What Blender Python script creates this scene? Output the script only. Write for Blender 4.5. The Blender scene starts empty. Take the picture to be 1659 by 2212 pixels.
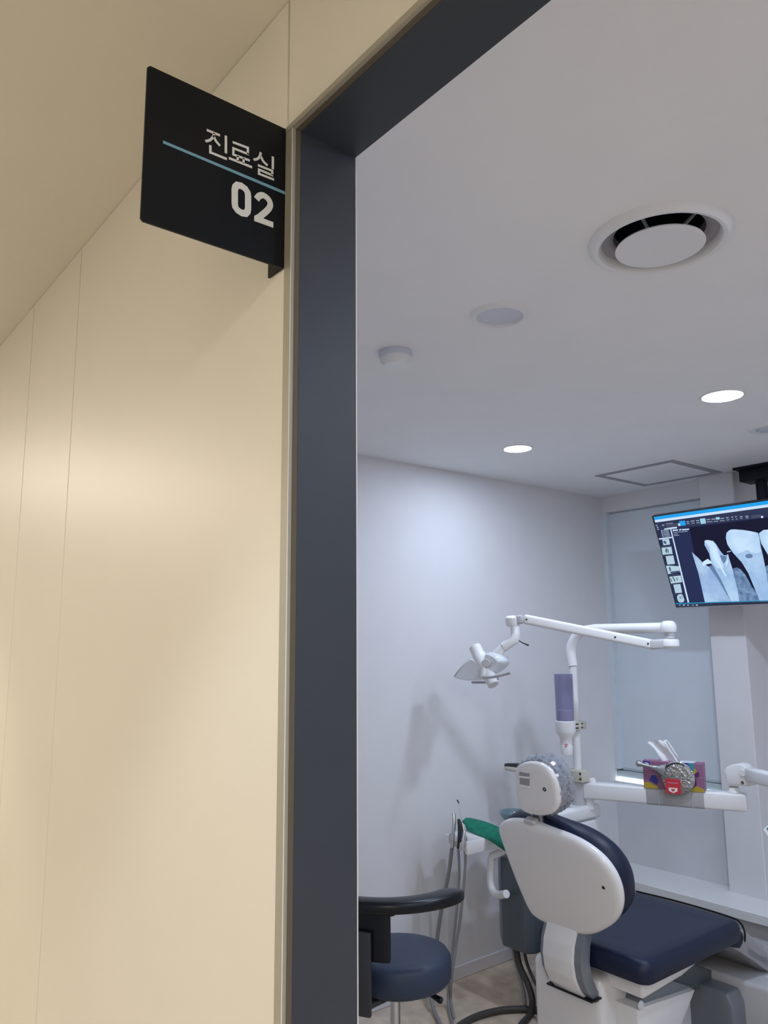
import bpy, bmesh, math, random
from mathutils import Vector, Matrix
random.seed(7)
sc = bpy.context.scene
col = sc.collection

# ------------------------------------------------------------------ camera
cam = bpy.data.cameras.new('camera'); cam_ob = bpy.data.objects.new('camera', cam); col.objects.link(cam_ob)
cam.sensor_fit = 'VERTICAL'; cam.sensor_height = 24.0; cam.lens = 24.0 * 1685.2 / 2212.0
cam.clip_start = 0.02
cam_ob.matrix_world = Matrix([(0.6258310,0.1322676,0.7686617,0.0),(0.7799182,-0.0960860,-0.6184618,0.0),(-0.0079448,0.9865459,-0.1632915,1.54),(0,0,0,1)])
sc.camera = cam_ob
# ------------------------------------------------------------------ exposure, world, lights
sc.view_settings.view_transform = 'Standard'; sc.view_settings.look = 'None'
sc.view_settings.gamma = 1.0; sc.view_settings.use_curve_mapping = False
sc.view_settings.exposure = 0.0
w = bpy.data.worlds.new('world'); sc.world = w; w.use_nodes = True
w.node_tree.nodes['Background'].inputs[0].default_value = (0.05, 0.05, 0.055, 1)
w.node_tree.nodes['Background'].inputs[1].default_value = 0.2
ROOM_EMIT = 170.0                       # cool room downlight discs
ROOM_COL = (0.68, 0.80, 1.0)
HALL_COL = (1.0, 0.86, 0.66); HALL_COL2 = (1.0, 0.895, 0.75); HALL_FILL_W = 51.0
HALL_SPOT_W = 24.5
def hall_spot(x, y, hc, watts=HALL_SPOT_W, ang=77, blend=0.42):
    l = bpy.data.lights.new('hall_downlight_lamp', 'SPOT'); l.energy = watts; l.color = hc
    l.spot_size = math.radians(ang); l.spot_blend = blend; l.shadow_soft_size = 0.035
    o = bpy.data.objects.new('hall_downlight_lamp', l); o.location = (x, y, 2.385); col.objects.link(o)
for hx, hy, hc in ((-0.72, -0.02, (0.93, 0.975, 1.0)), (-2.45, -0.02, HALL_COL), (-4.1, -0.02, HALL_COL), (0.9, -0.02, HALL_COL)):  # last two spots are added, unseen, for warm ambient
    hall_spot(hx, hy, hc)
for gx, gy, gs in ((1.2, -.75, 1.0), (-1.6, -1.1, .5), (-4.0, -.8, 1.0)):  # added area lights, unseen, raising the corridor's warm ambient
    l = bpy.data.lights.new('hall_fill_light', 'AREA'); l.shape = 'SQUARE'; l.size = gs; l.energy = HALL_FILL_W * gs * gs; l.color = HALL_COL2
    o = bpy.data.objects.new('hall_fill_light', l); o.location = (gx, gy, 2.385); col.objects.link(o)

# ------------------------------------------------------------------ materials
def mat(name, color, rough=0.5, metal=0.0, noise=0.0, nscale=30, bump=0.0, bscale=200, coat=0.0, emit=None, estr=0.0,
        alpha=1.0, trans=0.0, spec=0.5, sheen=0.0, ior=1.45, color2=None):
    m = bpy.data.materials.new(name); m.use_nodes = True
    nt = m.node_tree; p = nt.nodes['Principled BSDF']
    p.inputs['Roughness'].default_value = rough; p.inputs['Metallic'].default_value = metal
    p.inputs['Coat Weight'].default_value = coat; p.inputs['Coat Roughness'].default_value = 0.08
    p.inputs['Specular IOR Level'].default_value = spec; p.inputs['IOR'].default_value = ior
    p.inputs['Alpha'].default_value = alpha; p.inputs['Transmission Weight'].default_value = trans
    c = (*color, 1); p.inputs['Base Color'].default_value = c
    tc = nt.nodes.new('ShaderNodeTexCoord')
    if noise > 0:
        n = nt.nodes.new('ShaderNodeTexNoise'); n.inputs['Scale'].default_value = nscale; n.inputs['Detail'].default_value = 5
        nt.links.new(tc.outputs['Object'], n.inputs['Vector'])
        r = nt.nodes.new('ShaderNodeMix'); r.data_type = 'RGBA'
        c2 = color2 or tuple(max(0, v * (1 - noise)) for v in color)
        r.inputs[6].default_value = c; r.inputs[7].default_value = (*c2, 1)
        mr = nt.nodes.new('ShaderNodeMapRange'); mr.inputs[1].default_value = .35; mr.inputs[2].default_value = .65
        nt.links.new(n.outputs[0], mr.inputs[0]); nt.links.new(mr.outputs[0], r.inputs[0]); nt.links.new(r.outputs[2], p.inputs['Base Color'])
    if bump > 0:
        n2 = nt.nodes.new('ShaderNodeTexNoise'); n2.inputs['Scale'].default_value = bscale; n2.inputs['Detail'].default_value = 3
        nt.links.new(tc.outputs['Object'], n2.inputs['Vector'])
        b = nt.nodes.new('ShaderNodeBump'); b.inputs['Strength'].default_value = bump; b.inputs['Distance'].default_value = 0.002
        nt.links.new(n2.outputs[0], b.inputs['Height']); nt.links.new(b.outputs[0], p.inputs['Normal'])
    if emit:
        p.inputs['Emission Color'].default_value = (*emit, 1); p.inputs['Emission Strength'].default_value = estr
    return m
M = {}
M['cream'] = mat('cream_panel', (0.66, 0.64, 0.59), .42, noise=.03, nscale=3, bump=.03, bscale=300)
M['cream_ceiling'] = mat('cream_ceiling', (0.66, 0.64, 0.58), .8, noise=.02, nscale=4, bump=.05)
M['hall_floor'] = mat('hall_floor', (0.52, 0.47, 0.40), .4, noise=.1, nscale=6)
M['ceil'] = mat('room_ceiling', (0.88, 0.88, 0.89), .85, noise=.02, nscale=5, bump=.04)
M['wall'] = mat('room_wall_paint', (0.76, 0.75, 0.77), .75, noise=.02, nscale=8, bump=.15, bscale=400)
M['pillar'] = mat('pillar_paint', (0.74, 0.73, 0.75), .75, noise=.02, nscale=8, bump=.15, bscale=400)
M['panel'] = mat('lower_wall_paint', (0.66, 0.66, 0.69), .6, noise=.03, nscale=8, bump=.05)
M['blind'] = mat('pale_blue_blind', (0.70, 0.76, 0.82), .7, noise=.03, nscale=6, bump=.1, bscale=600)
M['winframe'] = mat('window_frame', (0.50, 0.57, 0.60), .35, spec=.6)
M['daystrip'] = mat('daylight_strip', (0.8, 0.9, 0.95), .4, emit=(0.80, 0.95, 1.0), estr=1.0)
M['floor'] = mat('beige_vinyl_floor', (0.74, 0.61, 0.48), .5, noise=.22, nscale=14, bump=.1, bscale=90)
M['base'] = mat('white_skirting', (0.72, 0.71, 0.75), .4)
M['ledge'] = mat('white_ledge', (0.80, 0.80, 0.80), .35)
M['jamb'] = mat('charcoal_frame', (0.036, 0.044, 0.060), .42, noise=.05, nscale=12, bump=.03, bscale=500)
M['alu'] = mat('satin_trim', (0.34, 0.325, 0.28), .45, metal=.2)
M['gasket'] = mat('brown_gasket', (0.10, 0.085, 0.06), .6)
M['sign'] = mat('matte_black_acrylic', (0.007, 0.0085, 0.012), .42, noise=.1, nscale=3, spec=.22)
M['letter'] = mat('white_vinyl_letter', (0.66, 0.68, 0.68), .5)
M['bluestripe'] = mat('pale_blue_stripe', (0.16, 0.34, 0.46), .5)
M['white'] = mat('white_gloss_plastic', (0.78, 0.78, 0.79), .22, coat=.5, noise=.01)
M['whitem'] = mat('white_satin_plastic', (0.80, 0.80, 0.81), .4)
M['cream_pl'] = mat('aged_cream_plastic', (0.60, 0.58, 0.50), .4)
M['ltgrey'] = mat('light_grey_plastic', (0.50, 0.50, 0.52), .4)
M['grey'] = mat('slate_grey_plastic', (0.085, 0.105, 0.120), .35, coat=.2)
M['dgrey'] = mat('dark_grey_plastic', (0.035, 0.037, 0.042), .4)
M['midgrey'] = mat('mid_grey_plastic', (0.17, 0.19, 0.22), .32, coat=.3)
M['navy'] = mat('navy_upholstery', (0.009, 0.0145, 0.041), .42, noise=.1, nscale=20, bump=.12, bscale=900, spec=.38)
M['navy2'] = mat('blue_grey_stool_vinyl', (0.026, 0.041, 0.080), .48, noise=.05, nscale=20, bump=.1, bscale=900)
M['black'] = mat('black_plastic', (0.005, 0.0065, 0.010), .30, spec=.35)
M['blackm'] = mat('matt_black_metal', (0.005, 0.007, 0.015), .5, spec=.25)
M['screw'] = mat('dark_screw', (0.03, 0.03, 0.03), .4, metal=.6)
M['chrome'] = mat('chrome', (0.60, 0.61, 0.63), .18, metal=1)
M['hose'] = mat('grey_rubber_hose', (0.27, 0.27, 0.28), .5)
M['dhose'] = mat('dark_rubber_hose', (0.06, 0.057, 0.055), .5)
M['cloth'] = mat('green_cloth', (0.008, 0.22, 0.14), .85, noise=.25, nscale=40, bump=.4, bscale=500)
M['tissue'] = mat('white_tissue', (0.85, 0.85, 0.87), .9, bump=.3, bscale=200, alpha=.85)
M['purple'] = mat('purple_tube', (0.26, 0.25, 0.46), .08, alpha=.45, coat=.5)
M['cup'] = mat('paper_cup', (0.88, 0.84, 0.88), .6)
M['clear'] = mat('clear_plastic', (0.75, 0.78, 0.82), .1, alpha=.42, coat=.5)
M['frost'] = mat('frosted_reflector', (0.88, 0.92, 0.95), .1, alpha=.72, coat=.6)
M['bowl'] = mat('teal_glass_bowl', (0.13, 0.24, 0.27), .1, alpha=.65, coat=.6)
M['red'] = mat('red_card', (0.55, 0.035, 0.05), .5)
M['orange'] = mat('orange_cap', (0.75, 0.06, 0.02), .4)
M['whitep'] = mat('white_print', (0.85, 0.82, 0.80), .5)
M['pink'] = mat('mauve_pink_card', (0.27, 0.12, 0.22), .4)
M['pinkl'] = mat('light_pink_card', (0.50, 0.30, 0.44), .4)
M['indigo'] = mat('indigo_print', (0.04, 0.05, 0.28), .4)
M['tealp'] = mat('teal_print', (0.05, 0.27, 0.32), .4)
M['yellow'] = mat('mustard_print', (0.46, 0.34, 0.04), .4)
M['plum'] = mat('plum_print', (0.10, 0.02, 0.12), .4)
M['tape'] = mat('clear_tape', (0.45, 0.45, 0.46), .15, alpha=.8, coat=.5)
M['ductdark'] = mat('duct_interior', (0.02, 0.025, 0.045), .35, coat=.2, noise=.4, nscale=12)
M['lampoff'] = mat('unlit_diffuser', (0.62, 0.64, 0.72), .35)
M['panelline'] = mat('access_frame', (0.33, 0.32, 0.35), .5)
M['lampon'] = mat('lit_diffuser', (1, 1, 1), .5, emit=ROOM_COL, estr=ROOM_EMIT)
M['lampon_near'] = mat('lit_diffuser_by_chair', (1, 1, 1), .5, emit=ROOM_COL, estr=ROOM_EMIT * 1.6)
M['lampon_added'] = mat('lit_diffuser_added', (1, 1, 1), .5, emit=ROOM_COL, estr=ROOM_EMIT * .78)  # for the added downlights out of frame
M['warmlamp'] = mat('warm_diffuser', (1, 1, 1), .5, emit=HALL_COL, estr=4.0)
M['bezel'] = mat('black_bezel', (0.01, 0.012, 0.02), .25, coat=.3)
M['silver'] = mat('silver_edge', (0.45, 0.46, 0.5), .3, metal=.7)
def emat(n, c, s=1.0): return mat(n, (0.004, 0.004, 0.004), .3, emit=c, estr=s, spec=.12)
M['scr'] = emat('screen_navy', (0.018, 0.026, 0.085))
M['scr2'] = emat('screen_black', (0.008, 0.008, 0.030))
M['scr3'] = emat('screen_toolbar', (0.028, 0.036, 0.085))
M['s_blue'] = emat('screen_blue', (0.015, 0.36, 0.86))
M['s_white'] = emat('screen_white', (0.62, 0.76, 0.95))
M['s_grey'] = emat('screen_grey_text', (0.30, 0.36, 0.50))
M['s_btn'] = emat('screen_button', (0.33, 0.62, 0.80))
M['s_panel'] = emat('screen_panel', (0.06, 0.07, 0.12))
M['s_thumb'] = emat('screen_thumbnail', (0.45, 0.62, 0.72))
M['s_dark'] = emat('screen_dark_mark', (0.06, 0.10, 0.18))
M['s_cyan'] = emat('screen_cyan', (0.02, 0.30, 0.55))
def xray(name, c1, c2, scale):
    m = emat(name, c1); nt = m.node_tree; p = nt.nodes['Principled BSDF']
    tc = nt.nodes.new('ShaderNodeTexCoord'); n = nt.nodes.new('ShaderNodeTexNoise'); n.inputs['Scale'].default_value = scale
    n.inputs['Detail'].default_value = 4
    nt.links.new(tc.outputs['Object'], n.inputs['Vector'])
    r = nt.nodes.new('ShaderNodeValToRGB'); r.color_ramp.elements[0].position = .38; r.color_ramp.elements[1].position = .62
    r.color_ramp.elements[0].color = (*c1, 1); r.color_ramp.elements[1].color = (*c2, 1)
    nt.links.new(n.outputs[0], r.inputs[0]); nt.links.new(r.outputs[0], p.inputs['Emission Color'])
    return m
M['x_tooth'] = xray('xray_crown', (0.45, 0.65, 0.90), (0.58, 0.77, 0.98), 12)
M['x_root'] = xray('xray_root', (0.32, 0.50, 0.78), (0.45, 0.64, 0.88), 10)
M['x_bone'] = xray('xray_bone', (0.10, 0.17, 0.32), (0.20, 0.32, 0.52), 45)
M['x_gum'] = xray('xray_gum', (0.26, 0.40, 0.70), (0.42, 0.60, 0.84), 9)
M['x_fill'] = emat('xray_filling', (0.62, 0.82, 1.0))
M['x_shade'] = emat('xray_shadow', (0.13, 0.22, 0.38))

# ------------------------------------------------------------------ mesh helpers
def BM(): return bmesh.new()
def link(name, me, m, parent=None, loc=None):
    o = bpy.data.objects.new(name, me); col.objects.link(o)
    if m is not None:
        for q in (m if isinstance(m, (list, tuple)) else [m]): me.materials.append(q)
    if parent: o.parent = parent
    if loc: o.location = loc
    return o
def obj(name, bm, m, parent=None, smooth=True, ang=40):
    bmesh.ops.recalc_face_normals(bm, faces=bm.faces[:])
    if parent is not None:           # geometry is written in world metres; parts sit in the parent's frame
        bm.transform(parent.matrix_basis.inverted())
        q = parent.parent
        while q is not None:
            bm.transform(q.matrix_basis.inverted()) if False else None
            q = None
    me = bpy.data.meshes.new(name); bm.to_mesh(me); bm.free()
    if smooth and len(me.polygons):
        me.polygons.foreach_set('use_smooth', [True] * len(me.polygons))
        me.set_sharp_from_angle(angle=math.radians(ang))
    o = link(name, me, m)
    if parent is not None: o.parent = parent
    return o
def thing(name, label, cat, loc=(0, 0, 0), group=None):
    o = bpy.data.objects.new(name, None); col.objects.link(o); o.empty_display_size = .1
    o.location = loc; o['label'] = label; o['category'] = cat
    if group: o['group'] = group
    o.matrix_basis = Matrix.Translation(loc)
    return o
def wpart(name, bm, m, root, parent=None, **k):
    """part in world metres under root; if parent given it is a sub-part (its own frame equals root's)"""
    bm.transform(Matrix.Translation(-Vector(root.location)))
    bmesh.ops.recalc_face_normals(bm, faces=bm.faces[:])
    me = bpy.data.meshes.new(name); bm.to_mesh(me); bm.free()
    if len(me.polygons):
        me.polygons.foreach_set('use_smooth', [True] * len(me.polygons)); me.set_sharp_from_angle(angle=math.radians(k.get('ang', 40)))
    o = link(name, me, m); o.parent = parent or root
    return o
def tag(o, label, cat, group=None):
    o['label'] = label; o['category'] = cat
    if group: o['group'] = group
    return o
def struct(name, bm, m):
    bmesh.ops.recalc_face_normals(bm, faces=bm.faces[:])
    me = bpy.data.meshes.new(name); bm.to_mesh(me); bm.free(); o = link(name, me, m); o['kind'] = 'structure'; return o
def sroot(name, loc=(0, 0, 0)):
    o = bpy.data.objects.new(name, None); col.objects.link(o); o.location = loc; o['kind'] = 'structure'; return o

def box(bm, lo, hi, r=0.0, seg=2, mi=0):
    lo = Vector(lo); hi = Vector(hi); c = (lo + hi) / 2; s = hi - lo
    g = bmesh.ops.create_cube(bm, size=1.0, matrix=Matrix.Translation(c) @ Matrix.Diagonal((abs(s.x), abs(s.y), abs(s.z), 1)))
    vs = g['verts']
    if mi:
        for f in {f for v in vs for f in v.link_faces}: f.material_index = mi
    if r > 0:
        es = list({e for v in vs for e in v.link_edges})
        bmesh.ops.bevel(bm, geom=es, offset=r, segments=seg, profile=.5, affect='EDGES')
    return bm
def obox(bm, a, b, wd, ht, r=0.0, seg=2, up=(0, 0, 1)):
    """box beam from a to b"""
    a = Vector(a); b = Vector(b); z = (b - a); L = z.length; z.normalize()
    u = Vector(up); x = u.cross(z).normalized(); y = z.cross(x)
    R = Matrix((x, y, z)).transposed().to_4x4()
    g = bmesh.ops.create_cube(bm, size=1.0, matrix=Matrix.Translation((a + b) / 2) @ R @ Matrix.Diagonal((wd, ht, L, 1)))
    if r > 0:
        es = list({e for v in g['verts'] for e in v.link_edges})
        bmesh.ops.bevel(bm, geom=es, offset=r, segments=seg, profile=.5, affect='EDGES')
    return bm
def smooth_path(pts, n=8):
    pts = [Vector(p) for p in pts]
    if len(pts) < 3: return pts
    out = []
    P = [2 * pts[0] - pts[1]] + pts + [2 * pts[-1] - pts[-2]]
    for i in range(1, len(P) - 2):
        p0, p1, p2, p3 = P[i - 1:i + 3]
        for k in range(n):
            t = k / n
            out.append(.5 * ((2 * p1) + (p2 - p0) * t + (2 * p0 - 5 * p1 + 4 * p2 - p3) * t * t + (3 * p1 - p0 - 3 * p2 + p3) * t ** 3))
    out.append(pts[-1]); return out
def tube(bm, pts, r, seg=14, caps=True):
    pts = [Vector(p) for p in pts]; n = len(pts)
    rs = r if isinstance(r, (list, tuple)) else [r] * n
    tan = []
    for i in range(n):
        a = pts[max(0, i - 1)]; b = pts[min(n - 1, i + 1)]; tan.append((b - a).normalized())
    ref = Vector((0, 0, 1)) if abs(tan[0].z) < .9 else Vector((1, 0, 0))
    x = tan[0].cross(ref).normalized(); rings = []
    for i in range(n):
        x = (x - tan[i] * x.dot(tan[i])).normalized(); y = tan[i].cross(x)
        rings.append([bm.verts.new(pts[i] + (x * math.cos(2 * math.pi * k / seg) + y * math.sin(2 * math.pi * k / seg)) * rs[i]) for k in range(seg)])
    for i in range(n - 1):
        for k in range(seg):
            bm.faces.new((rings[i][k], rings[i][(k + 1) % seg], rings[i + 1][(k + 1) % seg], rings[i + 1][k]))
    if caps:
        bm.faces.new(rings[0][::-1]); bm.faces.new(rings[-1])
    return bm
def lathe(bm, prof, c, axis=(0, 0, 1), seg=32, close=False):
    """prof: (radius, height) along axis from centre c"""
    z = Vector(axis).normalized(); ref = Vector((1, 0, 0)) if abs(z.x) < .9 else Vector((0, 1, 0))
    x = (ref - z * ref.dot(z)).normalized(); y = z.cross(x); c = Vector(c); rings = []
    for (r, h) in prof:
        if r < 1e-5: rings.append([bm.verts.new(c + z * h)])
        else: rings.append([bm.verts.new(c + z * h + (x * math.cos(2 * math.pi * k / seg) + y * math.sin(2 * math.pi * k / seg)) * r) for k in range(seg)])
    for a, b in zip(rings, rings[1:]):
        for k in range(seg):
            k2 = (k + 1) % seg
            if len(a) == 1 and len(b) == 1: continue
            if len(a) == 1: bm.faces.new((a[0], b[k], b[k2]))
            elif len(b) == 1: bm.faces.new((a[k], a[k2], b[0]))
            else: bm.faces.new((a[k], a[k2], b[k2], b[k]))
    return bm
def closed_spline(pts, n=6):
    N = len(pts); out = []
    for i in range(N):
        p0, p1, p2, p3 = [Vector(pts[(i + d) % N]) for d in (-1, 0, 1, 2)]
        for k in range(n):
            t = k / n
            out.append(.5 * ((2 * p1) + (p2 - p0) * t + (2 * p0 - 5 * p1 + 4 * p2 - p3) * t * t + (3 * p1 - p0 - 3 * p2 + p3) * t ** 3))
    return out
def area2(p): return sum(p[i].x * p[(i + 1) % len(p)].y - p[(i + 1) % len(p)].x * p[i].y for i in range(len(p))) / 2
def inset(poly, d):
    """offset a closed 2-D loop inward by d"""
    n = len(poly); s = 1 if area2(poly) > 0 else -1; out = []
    for i in range(n):
        t = (poly[(i + 1) % n] - poly[i - 1]); t = t.normalized() if t.length > 0 else Vector((1, 0))
        nn = Vector((-t.y, t.x)) * s; out.append(poly[i] + nn * d)
    return out
def loft(bm, outline, prof, o, u, v, nrm, bulge=None):
    """rings of the outline inset by prof[k][0] at height prof[k][1] along nrm; both ends filled"""
    o = Vector(o); u = Vector(u).normalized(); v = Vector(v).normalized(); nrm = Vector(nrm).normalized()
    base = [Vector((p[0], p[1])) for p in outline]; rings = []
    c0 = sum(base, Vector((0, 0))) / len(base); mr = sum((p - c0).length for p in base) / len(base)
    for (d, h) in prof:
        if d <= .012: lp = inset(base, d)
        else:
            k = 1 - (d - .012) / mr; lp0 = inset(base, .012); lp = [c0 + (p - c0) * max(.05, k) for p in lp0]
        rings.append([bm.verts.new(o + u * p.x + v * p.y + nrm * h) for p in lp])
    n = len(base)
    for a, b in zip(rings, rings[1:]):
        for k in range(n): bm.faces.new((a[k], a[(k + 1) % n], b[(k + 1) % n], b[k]))
    for rg in (rings[0], rings[-1]):
        bm.faces.new(rg)
    return bm
def prism(bm, pts, h, o=(0, 0, 0), u=(1, 0, 0), v=(0, 1, 0), n=None, r=0.0, seg=2):
    o = Vector(o); u = Vector(u); v = Vector(v); n = Vector(n) if n else u.cross(v)
    a = [bm.verts.new(o + u * p[0] + v * p[1]) for p in pts]; b = [bm.verts.new(o + u * p[0] + v * p[1] + n * h) for p in pts]
    N = len(pts); fs = [bm.faces.new(a), bm.faces.new(b)]
    for k in range(N): fs.append(bm.faces.new((a[k], a[(k + 1) % N], b[(k + 1) % N], b[k])))
    bmesh.ops.recalc_face_normals(bm, faces=fs)
    if r > 0:
        es = list({e for f in fs for e in f.edges})
        bmesh.ops.bevel(bm, geom=es, offset=r, segments=seg, profile=.5, affect='EDGES')
    return bm
def stroke2d(pts, wd, closed=False):
    """mitred ribbon polygons along a 2-D polyline"""
    P = [Vector(p) for p in pts]; n = len(P); L = []; Rr = []
    for i in range(n):
        if closed: d1 = (P[i] - P[i - 1]).normalized(); d2 = (P[(i + 1) % n] - P[i]).normalized()
        else:
            d1 = (P[i] - P[i - 1]).normalized() if i else (P[1] - P[0]).normalized()
            d2 = (P[i + 1] - P[i]).normalized() if i < n - 1 else d1
        t = (d1 + d2).normalized(); nn = Vector((-t.y, t.x)); c = max(.45, nn.dot(Vector((-d1.y, d1.x))))
        L.append(P[i] + nn * (wd / 2 / c)); Rr.append(P[i] - nn * (wd / 2 / c))
    q = []
    for i in range(n if closed else n - 1):
        j = (i + 1) % n; q.append([L[i], L[j], Rr[j], Rr[i]])
    return q
def ribbons(bm, strokes, o, u, v, nrm, h=.0006):
    for pts, wd, closed in strokes:
        for q in stroke2d(pts, wd, closed): prism(bm, q, h, o, u, v, nrm)
    return bm
def sp2(pts, n=6): return [Vector((p.x, p.y)) for p in smooth_path([Vector((a[0], a[1], 0)) for a in pts], n)]

# ------------------------------------------------------------------ the setting
XL, YB, YR, YC, H = -2.84, 3.99, 0.586, 0.488, 2.4
bm = box(BM(), (XL - .1, YC, -.05), (2.0, 4.6, 0)); struct('floor', bm, M['floor'])
bm = box(BM(), (-6, -1.4, -.05), (2.5, YC, 0)); struct('floor_corridor', bm, M['hall_floor'])
VX, VY, VH = -.852, 1.461, .16
bm = BM()
for lo, hi in (((XL - .1, YC + .02), (2.0, VY - VH)), ((XL - .1, VY + VH), (2.0, 4.6)), ((XL - .1, VY - VH), (VX - VH, VY + VH)), ((VX + VH, VY - VH), (2.0, VY + VH))):
    box(bm, (*lo, H), (*hi, H + .05))
ra, rb = [], []
for k in range(64):
    a = 2 * math.pi * k / 64; c_, s_ = math.cos(a), math.sin(a); q_ = VH / max(abs(c_), abs(s_))
    ra.append(bm.verts.new((VX + .127 * c_, VY + .127 * s_, H))); rb.append(bm.verts.new((VX + q_ * c_, VY + q_ * s_, H)))
for k in range(64): bm.faces.new((ra[k], ra[(k + 1) % 64], rb[(k + 1) % 64], rb[k]))
struct('ceiling', bm, M['ceil'])
bm = box(BM(), (-6, -1.4, H), (2.5, YC + .02, H + .05)); struct('ceiling_corridor', bm, M['cream_ceiling'])
bm = box(BM(), (XL - .1, YR, 0), (XL, 4.6, H)); struct('wall_left', bm, M['wall'])
bm = box(BM(), (1.9, YR, 0), (2.0, 4.6, H)); struct('wall_right', bm, M['wall'])
bm = box(BM(), (-6, -1.5, 0), (2.5, -1.4, H)); struct('wall_corridor_far', bm, M['cream'])
bm = box(BM(), (-6.1, -1.5, 0), (-6, YR, H)); struct('wall_corridor_left', bm, M['cream'])
bm = box(BM(), (2.4, -1.5, 0), (2.5, YR, H)); struct('wall_corridor_right', bm, M['cream'])
# back wall behind the window recess, the lower panel and the part past the pillar
bm = BM(); box(bm, (XL, YB + .10, 0), (-1.99, YB + .2, H)); box(bm, (-1.985, 4.45, 0), (1.9, 4.55, H))
box(bm, (XL, YB, 2.302), (-2.15, YB + .1, H)); struct('wall_back', bm, M['wall'])
bm = box(BM(), (XL, YB, 0), (-2.155, YB + .1, .715)); struct('trim_1', bm, M['panel'])
bm = box(BM(), (-2.155, 3.915, 0), (-1.965, 4.44, H), .004, 1); struct('wall_pillar', bm, M['pillar'])
bm = BM(); box(bm, (XL, 3.70, .255), (-1.0, 3.992, .300), .003, 1); struct('trim_2', bm, M['ledge'])
bm = box(BM(), (XL, 3.74, 0), (-1.0, 3.98, .2548)); struct('trim_3', bm, M['panel'])
bm = box(BM(), (XL, YR, 0), (XL + .012, 3.74, .058), .003, 1); struct('baseboard_left', bm, M['base'])
# window 1 : frosted blind, frame and lit gap below
wr = sroot('window_1', (XL, YB, .72))
def wp(n, bm, m, par=None): return wpart(n, bm, m, wr, par)
wp('blind', box(BM(), (XL + .03, YB + .045, .805), (-2.19, YB + .049, 2.300)), M['blind'])
wp('side_reveal', box(BM(), (XL, YB + .002, .8), (XL + .03, YB + .06, 2.301)), M['blind'])
b = BM(); tube(b, [(XL + .01, YB + .05, 2.287), (-2.165, YB + .05, 2.287)], .012, 10); wp('blind_roller', b, M['blind'])
wp('blind_rail', box(BM(), (XL + .03, YB + .036, .792), (-2.19, YB + .052, .806), .002, 1), M['winframe'])
wp('window_frame', box(BM(), (XL, YB + .02, .755), (-2.157, YB + .07, .79), .004, 1), M['winframe'])
wp('window_stile', box(BM(), (-2.19, YB + .01, .80), (-2.157, YB + .06, 2.30), .002, 1), M['blind'])
wp('daylight_gap', box(BM(), (XL + .002, YB + .004, .735), (-2.157, YB + .04, .752)), M['daystrip'])
wp('window_sill', box(BM(), (XL, YB - .012, .715), (-2.157, YB + .09, .734), .003, 1), M['ledge'])
wp('backing', box(BM(), (XL, YB + .072, .735), (-2.157, YB + .095, 2.302)), M['winframe'])

# corridor wall: separate cream panels with recessed joints
wc = sroot('wall_corridor', (-.80, YC, 0))
def cp(lo, hi): return wpart('wall_panel', box(BM(), lo, hi, .0015, 1), M['cream'], wc)
J = .0009
xs = [-6.0, -5.2, -4.4, -3.6, -2.8, -2.03, -1.66, -.8025]
for i, (a, b2) in enumerate(zip(xs, xs[1:])):
    cp((a + J, YC, 0), (b2 - J, YC + .02, H - .0005))
cp((-.8025 + J, YC, 2.2065), (.35, YC + .02, H - .0005)); cp((.37, YC, 0), (2.4, YC + .02, H - .0005))
wpart('wall_core', box(BM(), (-6, YC + .02, 0), (-.80, YR, H)), M['wall'], wc)
wpart('wall_core', box(BM(), (-.80, YC + .02, 2.215), (.37, YR, H)), M['wall'], wc)
wpart('wall_core', box(BM(), (.37, YC + .02, 0), (1.9, YR, H)), M['wall'], wc)
# door lining
dr = sroot('door_1', (-.784, YC, 0))
def dp(n, bm, m): return wpart(n, bm, m, dr)
dp('edge_trim', box(BM(), (-.8025, YC - .003, 0), (-.7851, YC + .03, 2.2055), .0008, 1), M['alu'])
dp('edge_trim', box(BM(), (-.8025, YC - .0035, 2.1972), (.37, YC + .03, 2.2065), .0008, 1), M['alu'])
dp('bright_edge', box(BM(), (-.7857, YC - .0036, 0), (-.7850, YC - .0028, 2.1972)), M['letter'])  # pale strip painting the thin highlight along the trim edge
dp('gasket', box(BM(), (-.790, YC + .002, 0), (-.7843, YC + .0165, 2.1975)), M['gasket'])
dp('gasket', box(BM(), (-.7845, YC + .002, 2.1965), (.35, YC + .0165, 2.2000)), M['gasket'])
dp('jamb', box(BM(), (-.80, YC + .009, 0), (-.784, YR, 2.1965)), M['jamb'])
dp('head', box(BM(), (-.784, YC + .009, 2.196), (.354, YR, 2.215)), M['jamb'])
dp('jamb', box(BM(), (.354, YC - .003, 0), (.37, YR, 2.215), .001, 1), M['jamb'])
dp('bright_edge', box(BM(), (-.7855, YR - .0005, 0), (-.7838, YR + .0010, 2.1955)), M['base'])

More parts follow.
